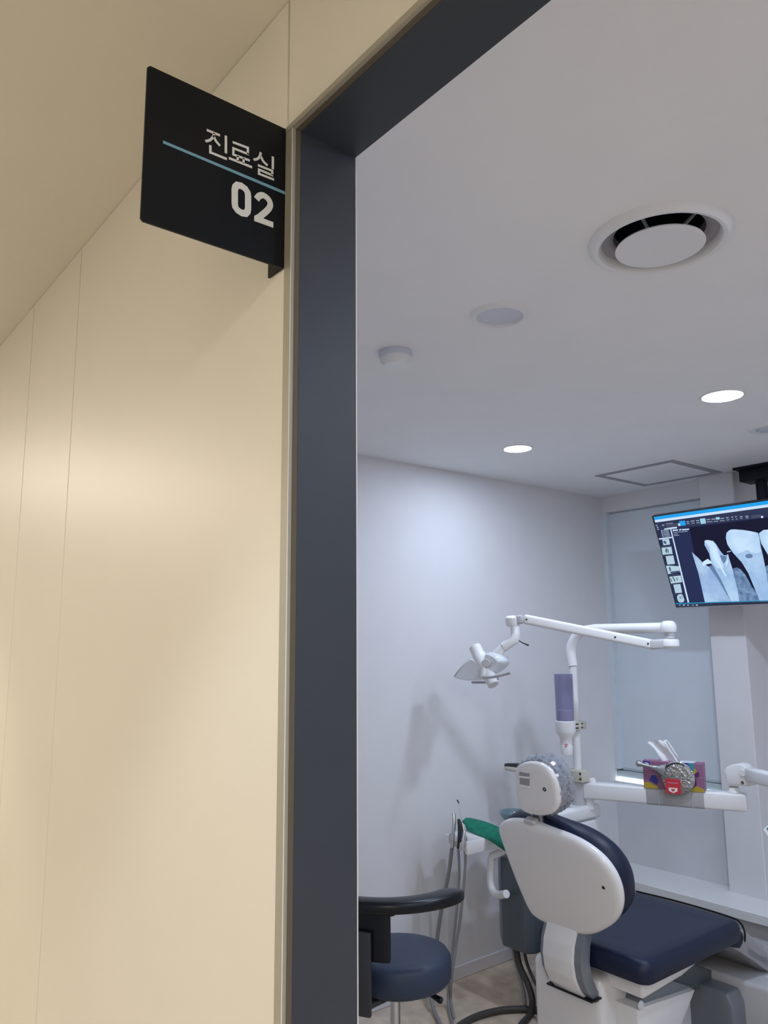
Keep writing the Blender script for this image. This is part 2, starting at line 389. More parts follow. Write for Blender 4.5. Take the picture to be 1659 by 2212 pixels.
# ------------------------------------------------------------------ ceiling fixtures
def ring_prof(ro, ri, t=.006): return [(ri, 0), (ri + .002, -t * .6), (ri + (ro - ri) * .5, -t), (ro - .002, -t * .5), (ro, 0)]
def downlight(x, y, r, lit, label):
    lm = 'lampon_added' if x > -1 else ('lampon_near' if x > -2 else 'lampon')
    t = thing('downlight', label, 'ceiling light', (x, y, H), 'recessed downlights')
    if lit:
        wpart('trim_ring', lathe(BM(), [(r - .006, -.001), (r - .004, -.004), (r + .004, -.003), (r + .006, 0)], (x, y, H), seg=40), M['whitem'], t)
        wpart('diffuser', lathe(BM(), [(r - .006, -.0005), (r - .006, -.003), (0, -.003)], (x, y, H), seg=40), M[lm], t)
    else:
        wpart('trim_ring', lathe(BM(), [(r * .74, -.001), (r * .77, -.009), (r * .87, -.008), (r, 0)], (x, y, H), seg=40), M['whitem'], t)
        wpart('diffuser', lathe(BM(), [(r * .75, -.003), (r * .5, -.0008), (0, -.0008)], (x, y, H), seg=40), M['lampoff'], t)
    return t
downlight(-1.338, 2.64, .073, True, 'lit round white downlight nearer the doorway, right of the other lit one')
downlight(-2.308, 2.64, .066, True, 'lit round white downlight nearest the left wall of the room')
downlight(-1.342, 1.482, .082, False, 'unlit round white downlight between the smoke detector and the large air vent')
for xx, yy, nm in ((-.37, 2.64, 'first'), (.6, 2.64, 'second'), (1.5, 2.64, 'third')): downlight(xx, yy, .073, True, 'unseen lit downlight added out of frame, %s right of the visible lit pair' % nm)  # visible row carried on unseen, added to brighten the room
downlight(-.37, 1.48, .073, True, 'unseen lit downlight added as fill, just inside the doorway')  # this and the next two: added fill lighting the room from the front
downlight(.6, 1.48, .073, True, 'unseen lit downlight added as fill, right of the doorway')
downlight(1.5, 1.48, .073, True, 'unseen lit downlight added as fill, far right near the side wall')
# speaker like fixture cut by the right edge
sx, sy = -1.43, 3.205
t = thing('ceiling_speaker', 'round white ceiling fixture with grey centre cut by the right edge, above the monitor', 'ceiling fixture', (sx, sy, H))
wpart('rim', lathe(BM(), [(.055, -.001), (.058, -.010), (.082, -.012), (.092, 0)], (sx, sy, H), seg=40), M['whitem'], t)
wpart('grille', lathe(BM(), [(.055, -.001), (.05, -.012), (.03, -.016), (0, -.017)], (sx, sy, H), seg=32), M['lampoff'], t)
# large diffuser vent
vx, vy = -.852, 1.461
t = thing('ceiling_vent', 'large round white air diffuser with hanging centre disc on the room ceiling', 'air vent', (vx, vy, H))
wpart('rim', lathe(BM(), [(.122, .004), (.1235, -.008), (.129, -.015), (.137, -.0165), (.148, -.010), (.152, 0)], (vx, vy, H), seg=64), M['whitem'], t)
wpart('throat', lathe(BM(), [(.125, .003), (.110, .004), (.096, .012), (.095, .03)], (vx, vy, H), seg=64), M['panelline'], t)
wpart('duct', lathe(BM(), [(.0955, .022), (.0955, .16), (0, .16)], (vx, vy, H), seg=48), M['ductdark'], t)
wpart('centre_disc', lathe(BM(), [(0, -.013), (.03, -.0165), (.085, -.0215), (.0935, -.0205), (.092, -.017), (.05, -.010), (0, -.006)], (vx, vy, H), seg=64), M['whitem'], t)
for k in range(3):
    a = k * 2.094 + .5
    b = BM(); tube(b, [(vx + .02 * math.cos(a), vy + .02 * math.sin(a), H - .010), (vx + .094 * math.cos(a), vy + .094 * math.sin(a), H + .06)], .004, 6)
    wpart('spoke', b, M['ltgrey'], t)
# smoke detector
dx, dy = -1.722, 1.435
t = thing('smoke_detector', 'small round white smoke detector on the ceiling left of the unlit downlight', 'smoke detector', (dx, dy, H))
wpart('mounting_base', lathe(BM(), [(.050, 0), (.051, -.014), (.048, -.020), (.0, -.020)], (dx, dy, H), seg=40), M['lampoff'], t)
wpart('sensor_cap', lathe(BM(), [(.047, -.020), (.046, -.030), (.036, -.040), (.034, -.043), (.0, -.044)], (dx, dy, H), seg=40), M['whitem'], t)
# access hatch
hx0, hx1, hy0, hy1 = -2.463, -2.004, 3.42, 3.885
t = thing('access_hatch', 'square ceiling access hatch outlined by a grey frame, left of the monitor mount', 'access panel', ((hx0 + hx1) / 2, (hy0 + hy1) / 2, H))
b = BM()
for lo, hi in (((hx0, hy0), (hx1, hy0 + .034)), ((hx0, hy1 - .034), (hx1, hy1)), ((hx0, hy0 + .034), (hx0 + .034, hy1 - .034)), ((hx1 - .034, hy0 + .034), (hx1, hy1 - .034))):
    box(b, (*lo, H - .004), (*hi, H + .001))
wpart('frame', b, M['panelline'], t)
wpart('hatch_panel', box(BM(), (hx0 + .036, hy0 + .036, H - .003), (hx1 - .036, hy1 - .036, H + .001)), M['ceil'], t)
# corridor downlight fittings above the spots; the outer two are added for ambient
for x, wh in ((-.72, 'nearest the door frame'), (-2.45, 'one further left of the door frame'), (-4.1, 'added as fill furthest left of the door frame'), (.9, 'added as fill to the right of the doorway')):
    t = thing('corridor_downlight', 'warm corridor downlight out of frame, ' + wh, 'ceiling light', (x, -.02, H), 'warm corridor downlights')
    wpart('trim_ring', lathe(BM(), [(.04, -.001), (.042, -.006), (.055, -.004), (.058, 0)], (x, -.02, H), seg=32), M['whitem'], t)
    wpart('diffuser', lathe(BM(), [(.04, -.002), (0, -.002)], (x, -.02, H), seg=32), M['warmlamp'], t)

# ------------------------------------------------------------------ the projecting sign
S0 = Vector((-.8035, YC, 2.206)); SU = Vector((0, -1, 0)); SV = Vector((0, 0, -1)); SN = Vector((1, 0, 0))
t = thing('room_sign', 'black projecting room sign with blue stripe and white Korean lettering over 02', 'sign', tuple(S0))
r_ = .003; SW, SH = .190, .196
pl = [(0, 0), (SW - r_, 0), (SW, r_), (SW, SH - r_), (SW - r_, SH), (r_, SH), (0, SH - r_)]
wpart('sign_plate', prism(BM(), pl, -.003, S0 + SN * 0, SU, SV, SN), M['sign'], t)
wpart('mounting_flange', box(BM(), (-.842, YC - .0035, 2.011), (-.8036, YC - .0005, 2.206), .0008, 1), M['sign'], t)
kr = [
 ([(0.1138,0.0508), (0.0962,0.0504)], .0031, 0), (sp2([(0.1038,0.0507), (0.1059,0.0573), (0.1097,0.0627), (0.115,0.0663)]), .0031, 0), (sp2([(0.1051,0.0542), (0.1013,0.0601), (0.0958,0.0642)]), .0031, 0),
 ([(0.0882,0.0474), (0.0876,0.0709)], .0032, 0), ([(0.1085,0.0689), (0.1082,0.0784), (0.086,0.0781)], .0031, 0),
 ([(0.0787,0.052), (0.0575,0.0509), (0.0573,0.0601)], .0030, 0), ([(0.056,0.0593), (0.0776,0.0599), (0.0774,0.0685), (0.0544,0.0671)], .0029, 0),
 ([(0.0715,0.0678), (0.0713,0.0751)], .0030, 0), ([(0.0632,0.0675), (0.0631,0.0748)], .0030, 0), ([(0.0833,0.0756), (0.051,0.075)], .0031, 0),
 (sp2([(0.039,0.0494), (0.0402,0.055), (0.0434,0.0602), (0.0489,0.0637)]), .0031, 0), (sp2([(0.0389,0.0545), (0.0353,0.06), (0.0288,0.0636)]), .0031, 0),
 ([(0.0213,0.048), (0.021,0.0655)], .0032, 0), ([(0.0427,0.0688), (0.0218,0.0683), (0.0217,0.0746)], .0029, 0),
 ([(0.0204,0.0744), (0.0411,0.0742), (0.041,0.08), (0.0191,0.0795)], .0029, 0)]
O1 = S0 + SN * .0001
b = ribbons(BM(), kr, O1, SU, SV, SN, .0006); wpart('lettering', b, M['letter'], t)
z0 = [(0.0743,0.1153), (0.0735,0.1107), (0.0707,0.1071), (0.0653,0.1061), (0.0598,0.1079), (0.0565,0.1115), (0.0557,0.1157), (0.0553,0.133), (0.0561,0.1373), (0.0588,0.141), (0.0641,0.1421), (0.0698,0.1405), (0.073,0.1372), (0.0738,0.133)]
b = ribbons(BM(), [([Vector(p) for p in z0], .0086, 1)], O1, SU, SV, SN, .0006); wpart('numeral', b, M['letter'], t)
z2 = sp2([(0.0436,0.1161), (0.0402,0.1104), (0.0343,0.1072), (0.0273,0.1094), (0.0239,0.1149), (0.0254,0.1213), (0.0307,0.1289), (0.0427,0.1426)], 5)
b = ribbons(BM(), [(z2, .0080, 0)], O1, SU, SV, SN, .0006)
prism(b, [(0.0464,0.1396), (0.0394,0.134), (0.0342,0.1387), (0.0191,0.1387), (0.019,0.1462), (0.0463,0.1465)], .00065, O1, SU, SV, SN); wpart('numeral', b, M['letter'], t)
b = prism(BM(), [(0.168,0.0882), (-0.0008,0.09), (-0.0008,0.094), (0.1679,0.0917)], .0006, O1, SU, SV, SN); wpart('stripe', b, M['bluestripe'], t)

# ------------------------------------------------------------------ monitor and mount
m0 = Vector((-2.21,3.7,1.695)); mu = Vector((1, 0, 0)); mv = Vector((0,-0.344,0.939)); mn = mu.cross(mv).normalized()
if mn.y > 0: mn = -mn
MH = 0.4942; MW = MH * 1.78
t = thing('monitor', 'black ceiling-hung monitor tilted down showing a dental x-ray', 'monitor', tuple(m0))
wpart('bezel', prism(BM(), [(0, 0), (MW, 0), (MW, MH), (0, MH)], .035, m0, mu, mv, -mn, .004, 2), M['bezel'], t)
wpart('bottom_edge', prism(BM(), [(.003, -.001), (MW - .003, -.001), (MW - .003, .005), (.003, .005)], .0012, m0 + mn * .0001, mu, mv, mn), M['silver'], t)
wpart('rear_housing', prism(BM(), [(.12, .06), (MW - .12, .06), (MW - .12, MH - .08), (.12, MH - .08)], .035, m0 - mn * .033, mu, mv, -mn, .012, 2), M['bezel'], t)
L = 0
SM = ['scr', 'scr2', 'scr3', 's_blue', 's_white', 's_grey', 's_btn', 's_panel', 's_thumb', 's_dark', 's_cyan', 'x_tooth', 'x_root', 'x_bone', 'x_gum', 'x_fill', 'x_shade']
b = BM()
lay = [0.0]
def flat(pts, mk, sm=0, up=None):
    lay[0] += .000035
    if sm: pts = closed_spline([Vector((p[0], p[1])) for p in pts], sm)
    vs = [b.verts.new(m0 + mn * (.0003 + lay[0]) + mu * p[0] + mv * p[1]) for p in pts]
    f = b.faces.new(vs); f.material_index = SM.index(mk)
    f.normal_update()
    if f.normal.dot(mn) < 0: f.normal_flip()
XR = MW - .008
a0 = (0.0125,0.4879); a1 = (0.0063,0.0223)
flat([(a0[0], a0[1]), (XR, a0[1]), (XR, .012), (a1[0], .012)], 'scr')
flat([(0.0125,0.4879), (XR, (0.0125,0.4879)[1]), (XR, (0.014,0.4712)[1]), (0.012,0.4714)], 's_blue')
flat([(0.012,0.4714), (XR, (0.014,0.4712)[1]), (XR, (0.0124,0.4583)[1]), (0.0124,0.4583)], 's_white')
flat([(0.012,0.4572), (XR, (0.012,0.4572)[1]), (XR, (0.1865,0.4116)[1]), (0.0081,0.4173)], 'scr3')
flat([(0.0676,0.4444), (0.1396,0.4391), (0.1377,0.4251), (0.0652,0.4288)], 's_panel')
flat([(0.1424,0.4493), (0.1732,0.4479), (0.1721,0.4238), (0.1396,0.4249)], 's_blue')
flat([(0.1323,0.4382), (0.1432,0.4379), (0.1419,0.4246), (0.1332,0.4242)], 's_white')
flat([(0.2516,0.4477), (0.2789,0.4463), (0.2763,0.42), (0.2497,0.4208)], 's_btn')
flat([(0.3303,0.4438), (0.3509,0.4426), (0.3494,0.4313), (0.3302,0.4323)], 's_btn')
flat([(0.1795,0.4426), (0.193,0.4428), (0.1924,0.4376), (0.1789,0.4375)], 's_grey')
flat([(0.2028,0.4434), (0.2216,0.4428), (0.221,0.4377), (0.2021,0.4383)], 's_grey')
flat([(0.2298,0.4421), (0.2467,0.4417), (0.246,0.4367), (0.2292,0.437)], 's_grey')
flat([(0.284,0.4405), (0.303,0.4399), (0.3024,0.4349), (0.2834,0.4355)], 's_grey')
flat([(0.3094,0.4394), (0.3275,0.4388), (0.3269,0.4338), (0.3088,0.4344)], 's_grey')
flat([(0.3538,0.4371), (0.3716,0.4366), (0.371,0.4317), (0.3533,0.4322)], 's_grey')
flat([(0.3807,0.4372), (0.3941,0.4372), (0.3936,0.4323), (0.3801,0.4323)], 's_grey')
flat([(0.4063,0.4366), (0.4152,0.4372), (0.4147,0.4323), (0.4058,0.4317)], 's_grey')
flat([(0.4255,0.4362), (0.4326,0.437), (0.4321,0.4321), (0.4249,0.4313)], 's_grey')
flat([(0.4473,0.4333), (0.4597,0.4334), (0.4592,0.4285), (0.4468,0.4284)], 's_grey')
flat([(0.4727,0.432), (0.487,0.4318), (0.4865,0.427), (0.4722,0.4272)], 's_grey')
flat([(0.1789,0.4334), (0.1943,0.4333), (0.194,0.4296), (0.1787,0.4297)], 's_grey')
flat([(0.2034,0.4318), (0.2194,0.4316), (0.2192,0.428), (0.2032,0.4281)], 's_grey')
flat([(0.229,0.4308), (0.247,0.4303), (0.2467,0.4267), (0.2288,0.4271)], 's_grey')
flat([(0.2824,0.4291), (0.3113,0.4272), (0.3111,0.4236), (0.2822,0.4255)], 's_grey')
flat([(0.3179,0.4271), (0.3401,0.426), (0.3399,0.4224), (0.3177,0.4235)], 's_grey')
flat([(0.3483,0.4257), (0.3703,0.4246), (0.3701,0.4211), (0.3481,0.4221)], 's_grey')
flat([(0.3805,0.4258), (0.394,0.4258), (0.3938,0.4223), (0.3803,0.4222)], 's_grey')
flat([(0.4067,0.4245), (0.4139,0.4253), (0.4137,0.4218), (0.4065,0.421)], 's_grey')
flat([(0.4258,0.4238), (0.433,0.4246), (0.4328,0.4211), (0.4256,0.4203)], 's_grey')
flat([(0.4477,0.4241), (0.4582,0.4245), (0.458,0.421), (0.4475,0.4206)], 's_grey')
flat([(0.4729,0.4232), (0.4865,0.4232), (0.4863,0.4197), (0.4727,0.4197)], 's_grey')
flat([(0.4995,0.4301), (0.5449,0.4309), (0.5444,0.4155), (0.4994,0.4162)], 's_panel')
flat([(0.5433,0.4218), (0.5526,0.422), (0.5522,0.4124), (0.5429,0.4122)], 's_white')
flat([(0.0108,0.4458), (0.021,0.4453), (0.0207,0.44), (0.0106,0.4405)], 's_grey')
flat([(0.014,0.4351), (0.0241,0.4346), (0.0238,0.4292), (0.0137,0.4297)], 's_grey')
flat([(0.013,0.4244), (0.0231,0.424), (0.0228,0.4186), (0.0127,0.4191)], 's_grey')
flat([(0.0329,0.4151), (0.0385,0.4148), (0.0383,0.4099), (0.0327,0.4101)], 's_thumb')
flat([(0.0416,0.4141), (0.0749,0.4131), (0.0748,0.4086), (0.0417,0.4102)], 's_grey')
flat([(0.0328,0.4075), (0.0384,0.4072), (0.0382,0.4022), (0.0326,0.4025)], 's_thumb')
flat([(0.0414,0.4064), (0.0748,0.4055), (0.0747,0.401), (0.0416,0.4026)], 's_grey')
flat([(0.0326,0.3998), (0.0383,0.3995), (0.0381,0.3946), (0.0325,0.3948)], 's_thumb')
flat([(0.0413,0.3988), (0.0746,0.398), (0.0746,0.3934), (0.0415,0.395)], 's_grey')
flat([(0.0325,0.3922), (0.0382,0.3919), (0.038,0.3869), (0.0323,0.3872)], 's_thumb')
flat([(0.0412,0.3912), (0.0745,0.3904), (0.0744,0.3858), (0.0413,0.3873)], 's_grey')
flat([(0.0324,0.3845), (0.038,0.3842), (0.0378,0.3793), (0.0322,0.3795)], 's_thumb')
flat([(0.0411,0.3835), (0.0744,0.3828), (0.0743,0.3782), (0.0412,0.3797)], 's_grey')
flat([(0.047,0.4432), (0.0589,0.4425), (0.0583,0.4361), (0.0464,0.4368)], 's_grey')
flat([(0.0681,0.4463), (0.1078,0.4451), (0.1082,0.4424), (0.0681,0.4436)], 's_grey')
flat([(0.0518,0.4216), (0.0859,0.4239), (0.0862,0.4148), (0.0524,0.4151)], 's_thumb')
flat([(0.0902,0.4208), (0.095,0.4236), (0.1225,0.4225), (0.1237,0.4186), (0.121,0.4144), (0.0926,0.4148)], 's_white')
flat([(0.0849,0.4233), (0.0909,0.4233), (0.0829,0.0286), (0.074,0.0278)], 's_white')
flat([(0.0092,0.3748), (0.0823,0.375), (0.0821,0.3686), (0.0092,0.3679)], 's_white')
flat([(0.096,0.4099), (0.1254,0.409), (0.1246,0.403), (0.0957,0.4031)], 's_white')
flat([(0.1319,0.4082), (0.1432,0.4094), (0.1424,0.4035), (0.1316,0.4014)], 's_white')
flat([(0.1466,0.4075), (0.1848,0.4055), (0.184,0.3997), (0.1463,0.4008)], 's_white')
flat([(0.0957,0.3974), (0.1734,0.395), (0.1733,0.3916), (0.0955,0.394)], 's_grey')
flat([(0.096,0.3886), (0.1175,0.3877), (0.1174,0.3843), (0.0959,0.3852)], 's_grey')
flat([(0.0959,0.3811), (0.1241,0.3801), (0.124,0.3767), (0.0958,0.3777)], 's_grey')
flat([(0.0267,0.3671), (0.0644,0.3656), (0.0626,0.3364), (0.025,0.3365)], 's_thumb')
flat([(0.0105,0.3245), (0.0662,0.3246), (0.0624,0.2868), (0.007,0.2874)], 's_thumb')
flat([(0.021,0.2791), (0.0638,0.2801), (0.0615,0.2344), (0.0186,0.2342)], 's_thumb')
flat([(0.0084,0.23), (0.08,0.2202), (0.0753,0.1919), (0.0085,0.1835)], 's_thumb')
flat([(0.0107,0.1698), (0.0758,0.172), (0.074,0.1365), (0.0106,0.1329)], 's_thumb')
flat([(0.0215,0.1284), (0.061,0.1285), (0.0585,0.0817), (0.0206,0.0811)], 's_thumb')
flat([(0.026,0.0642), (0.0385,0.0732), (0.0546,0.0735), (0.0593,0.0586), (0.0592,0.0393), (0.047,0.031), (0.0292,0.0322), (0.0235,0.0449)], 's_thumb', 4)
flat([(0.0263,0.3556), (0.0417,0.3597), (0.0467,0.3457), (0.0364,0.3411)], 's_dark')
flat([(0.0351,0.322), (0.0401,0.3138), (0.0315,0.2916), (0.0259,0.3037)], 's_dark')
flat([(0.0422,0.3182), (0.0458,0.3094), (0.0425,0.2906), (0.0387,0.2986)], 's_dark')
flat([(0.0225,0.2192), (0.031,0.2204), (0.0305,0.2012), (0.0212,0.2)], 's_dark')
flat([(0.0267,0.1686), (0.0328,0.169), (0.0402,0.1445), (0.0337,0.143)], 's_dark')
flat([(0.0137,0.1657), (0.0178,0.1615), (0.0213,0.1419), (0.0146,0.1443)], 's_dark')
flat([(0.0488,0.1613), (0.0542,0.1617), (0.0519,0.1476), (0.0477,0.1471)], 's_dark')
flat([(0.0202,0.1962), (0.073,0.1978), (0.0738,0.192), (0.0289,0.1839)], 's_dark')
flat([(0.0399,0.0634), (0.044,0.064), (0.0421,0.0498), (0.0378,0.0488)], 's_dark')
flat([(0.0503,0.0648), (0.0531,0.0651), (0.0517,0.0512), (0.0484,0.0506)], 's_dark')
flat([(0.0086,0.3324), (0.0699,0.3307), (0.0694,0.3262), (0.0086,0.3278)], 's_panel')
flat([(0.0076,0.2823), (0.0626,0.2829), (0.0623,0.2791), (0.0073,0.2785)], 's_panel')
flat([(0.0078,0.232), (0.0544,0.2319), (0.0541,0.2281), (0.0075,0.2281)], 's_panel')
flat([(0.0054,0.1799), (0.0681,0.1802), (0.0679,0.1764), (0.0051,0.176)], 's_panel')
flat([(0.0055,0.1294), (0.0587,0.1317), (0.0585,0.1279), (0.0053,0.1255)], 's_panel')
flat([(0.0052,0.0769), (0.0584,0.0798), (0.0581,0.076), (0.0049,0.073)], 's_panel')
flat([(0.1865,0.4116), (XR, (0.1865,0.4116)[1]), (XR, .0135), (0.1667,0.0259)], 'scr2')
flat([(0.1672,0.2869), (0.1935,0.2538), (0.2134,0.2222), (0.2366,0.2036), (0.2577,0.1705), (0.2752,0.125), (0.2881,0.069), (0.3025,0.0197), (0.1667,0.0259), (0.1728,0.1769)], 'x_gum')
flat([(0.3487,0.1853), (0.3714,0.1907), (0.3894,0.1785), (0.4038,0.1523), (0.4194,0.0903), (0.4486,0.0422), (0.4693,0.0163), (0.331,0.0184), (0.3329,0.0956)], 'x_bone')
flat([(0.5037,0.1834), (0.5185,0.1892), (0.5354,0.1774), (0.5014,0.0106), (0.4682,0.0121)], 'x_bone')
flat([(0.2479,0.3372), (0.2892,0.332), (0.3007,0.3133), (0.3119,0.2794), (0.324,0.2564), (0.3379,0.2544), (0.3465,0.2597), (0.3466,0.2326), (0.3488,0.1926), (0.3474,0.1383), (0.3477,0.0838), (0.3415,0.0179), (0.3025,0.0197), (0.2891,0.0799), (0.2657,0.1588), (0.2519,0.2189), (0.2543,0.2703), (0.2422,0.3157)], 'x_root')
flat([(0.2497,0.337), (0.282,0.3328), (0.298,0.3099), (0.3028,0.2584), (0.3069,0.2325), (0.3083,0.1959), (0.2751,0.1949), (0.2611,0.2255), (0.2597,0.2624), (0.2629,0.3026)], 'x_tooth', 3)
flat([(0.28,0.3045), (0.2933,0.2849), (0.299,0.2441), (0.2968,0.2078), (0.3054,0.1778), (0.3113,0.1518), (0.3055,0.15), (0.296,0.1767), (0.2879,0.2085), (0.2764,0.2279), (0.2695,0.2505)], 'x_fill')
flat([(0.2127,0.2334), (0.2402,0.2451), (0.2548,0.2297), (0.256,0.2204), (0.2295,0.219), (0.2087,0.2114), (0.2035,0.2175)], 'x_fill')
flat([(0.3397,0.2404), (0.3385,0.226), (0.3238,0.2001), (0.3204,0.2076), (0.3308,0.2267)], 'x_fill')
flat([(0.3063,0.2581), (0.3367,0.2498), (0.3299,0.2304), (0.3129,0.2137), (0.3069,0.2325)], 'x_shade')
flat([(0.2339,0.2075), (0.2573,0.2111), (0.279,0.1395), (0.2959,0.0502), (0.2897,0.0542), (0.2619,0.1443)], 'x_shade')
flat([(0.3663,0.3638), (0.391,0.377), (0.4414,0.3692), (0.4734,0.3601), (0.5107,0.3469), (0.5129,0.3223), (0.5094,0.2878), (0.5073,0.2252), (0.5035,0.1554), (0.4954,0.068), (0.4882,0.0112), (0.4414,0.0133), (0.4296,0.0897), (0.4192,0.1583), (0.4018,0.2133), (0.3722,0.2626), (0.3553,0.3075), (0.3565,0.3398)], 'x_root')
flat([(0.3645,0.3569), (0.3907,0.376), (0.4412,0.3685), (0.473,0.3584), (0.5089,0.3464), (0.5105,0.3191), (0.5045,0.2814), (0.501,0.2537), (0.4604,0.2541), (0.4438,0.2699), (0.3988,0.2565), (0.3731,0.2662), (0.3562,0.311)], 'x_tooth', 3)
flat([(0.4276,0.2466), (0.4496,0.2517), (0.462,0.2399), (0.451,0.2303), (0.4309,0.2321)], 'x_shade', 3)
flat([(0.5147,0.343), (0.5398,0.3567), (0.5917,0.3546), (0.6329,0.3394), (0.6288,0.2822), (0.5935,0.1485), (0.5534,0.0082), (0.5079,0.0103), (0.536,0.1529), (0.531,0.2404), (0.5144,0.2943)], 'x_tooth')
flat([(0.3442,0.2718), (0.3627,0.2744), (0.3634,0.27), (0.3444,0.2682)], 's_thumb')
flat([(0.0079,0.0281), (XR, (0.4728,0.0169)[1]), (XR, (0.4723,0.0148)[1]), (0.0077,0.023)], 's_cyan')
flat([(0.007,0.0235), (XR, (0.4717,0.0127)[1]), (XR, .010), (0.0077,0.0086)], 'scr3')
flat([(0.0236,0.0192), (0.0342,0.0196), (0.0337,0.0149), (0.0232,0.0146)], 's_grey')
flat([(0.0455,0.0183), (0.0559,0.0186), (0.0555,0.014), (0.045,0.0137)], 's_white')
flat([(0.0691,0.0173), (0.0795,0.0176), (0.079,0.013), (0.0686,0.0127)], 's_btn')
flat([(0.0944,0.0162), (0.1047,0.0165), (0.1043,0.0119), (0.094,0.0116)], 's_grey')
flat([(0.1157,0.0153), (0.1259,0.0156), (0.1254,0.011), (0.1152,0.0107)], 's_white')
so = obj('screen', b, [M[k] for k in SM], None, smooth=False)
so.data.transform(Matrix.Translation(-m0)); so.parent = t
b = BM(); prism(b, [(.02, .004), (.030, .004), (.030, .0055), (.02, .0055)], .0014, m0, mu, mv, mn); wpart('status_light', b, M['silver'], t)
# mount
P = Vector((-1.821,3.92,2.311))
t = thing('monitor_mount', 'black ceiling bracket and post holding the monitor', 'bracket', (P.x, 3.92, H))
wpart('ceiling_plate', box(BM(), (P.x - .105, 3.84, H - .012), (P.x + .10, 4.00, H), .002, 1), M['blackm'], t)
wpart('housing', box(BM(), (P.x - .085, 3.86, H - .075), (P.x + .085, 3.98, H - .011), .006, 2), M['blackm'], t)
wpart('post', tube(BM(), [(P.x, 3.92, H - .07), (P.x, 3.92, 1.93)], .028, 20), M['blackm'], t)
wpart('arm', obox(BM(), (P.x, 3.90, 1.95), (P.x, 3.69, 1.95), .06, .06, .01), M['blackm'], t)

# ------------------------------------------------------------------ dental chair
aB = math.radians(20)
B0 = Vector((-1.83, 2.33, .52)); BU = Vector((1, 0, 0)); BV = Vector((0, -math.sin(aB), math.cos(aB))); BN = Vector((0, -math.cos(aB), -math.sin(aB)))  # BN points to the rear (towards the door)
ch = thing('dental_chair', 'navy dental chair with glossy white back shell and plastic-wrapped headrest', 'dental chair', (-1.85, 2.7, 0))
sh = [(-0.2518,0.3581), (-0.2355,0.3847), (-0.2011,0.4054), (-0.1526,0.4177), (-0.0762,0.423), (0.0018,0.4121), (0.0764,0.4017), (0.1364,0.3845), (0.1897,0.3525), (0.2208,0.3102), (0.2323,0.2624), (0.2281,0.2137), (0.2119,0.171), (0.1818,0.1286), (0.1296,0.0855), (0.0682,0.0471), (0.0051,0.0278), (-0.0542,0.0272), (-0.1162,0.0245), (-0.173,0.0311), (-0.208,0.0554), (-0.2266,0.1229), (-0.2395,0.2014), (-0.2488,0.2899)]
shc = closed_spline([Vector(p) for p in sh], 4)
def bigger(poly, d): return inset(poly, -d)
wpart('backrest', loft(BM(), bigger(shc, .002), [(.03, .094), (.012, .088), (.002, .072), (0, .05), (.002, .025), (.012, .012)], B0, BU, BV, -BN), M['navy'], ch)
bkr = ch.children[-1]
shell = wpart('back_shell', loft(BM(), shc, [(.004, -.016), (0, -.008), (0, .002), (.003, .009), (.010, .014), (.020, .0165), (.035, .018)], B0, BU, BV, BN), M['white'], ch)
def disc_on(name, c, n, r, h, m, root, parent=None): return wpart(name, lathe(BM(), [(0, 0), (r * .45, .0002), (r * .5, h), (r * .9, h), (r, 0)], c, n, 20), m, root, parent)
q = (0.1761,0.2498); disc_on('screw', B0 + BU * q[0] + BV * q[1] + BN * .018, BN, .006, .0012, M['screw'], ch, shell)
# headrest clip
q = (-0.0768,0.4212)
wpart('headrest_bracket', obox(BM(), B0 + BU * (q[0] - .024) + BV * (q[1] + .006) + BN * .004, B0 + BU * (q[0] + .024) + BV * (q[1] + .006) + BN * .004, .016, .03, .006, 3, up=BN), M['ltgrey'], ch)
wpart('headrest_stem', obox(BM(), B0 + BU * (q[0] + .01) + BV * (q[1] - .04) - BN * .02, B0 + BU * (q[0] + .01) + BV * (q[1] + .10) - BN * .02, .05, .012, .003), M['chrome'], ch)
# headrest
aH = math.radians(12)
H0 = Vector((-1.83, 2.155, 1.04)); HV = Vector((0, -math.sin(aH), math.cos(aH))); HN = Vector((0, -math.cos(aH), -math.sin(aH)))
hs = [(-0.1058,0.0431), (-0.0897,0.0663), (-0.0558,0.0848), (-0.0125,0.0929), (0.0271,0.0896), (0.0587,0.0714), (0.0749,0.0393), (0.0788,0.0042), (0.073,-0.0307), (0.0549,-0.06), (0.0248,-0.0805), (-0.0199,-0.0926), (-0.0657,-0.0954), (-0.0979,-0.0894), (-0.1131,-0.0723), (-0.1141,-0.0299), (-0.1121,0.0063)]
hsc = closed_spline([Vector(p) for p in hs], 4)
hd = wpart('headrest', loft(BM(), bigger(hsc, .0035), [(.03, .070), (.012, .064), (.002, .052), (0, .03), (.004, .008)], H0, BU, HV, -HN), M['navy'], ch)
hsh = wpart('headrest_shell', loft(BM(), hsc, [(.003, -.010), (0, -.004), (0, .006), (.003, .012), (.009, .0165), (.018, .0185), (.035, .0195)], H0, BU, HV, HN), M['white'], ch)
q = (0.0267,0.0077); disc_on('screw', H0 + BU * q[0] + HV * q[1] + HN * .0193, HN, .007, .002, M['screw'], ch, hsh)
def hbox(name, x0, y0, x1, y1, h, m):
    pass
qa = (-0.0753,0.055); qb = (-0.0283,0.0416)
wpart('latch_recess', prism(BM(), [(-0.0731,0.0553), (-0.0275,0.0545), (-0.0383,0.0067), (-0.0821,0.0071)], .002, H0 + HN * .0185, BU, HV, HN), M['panelline'], ch, hsh)
wpart('latch_bar', prism(BM(), [(-0.0784,0.0417), (-0.0301,0.043), (-0.0316,0.0364), (-0.0799,0.035)], .004, H0 + HN * .0195, BU, HV, HN, .001, 1), M['whitem'], ch, hsh)
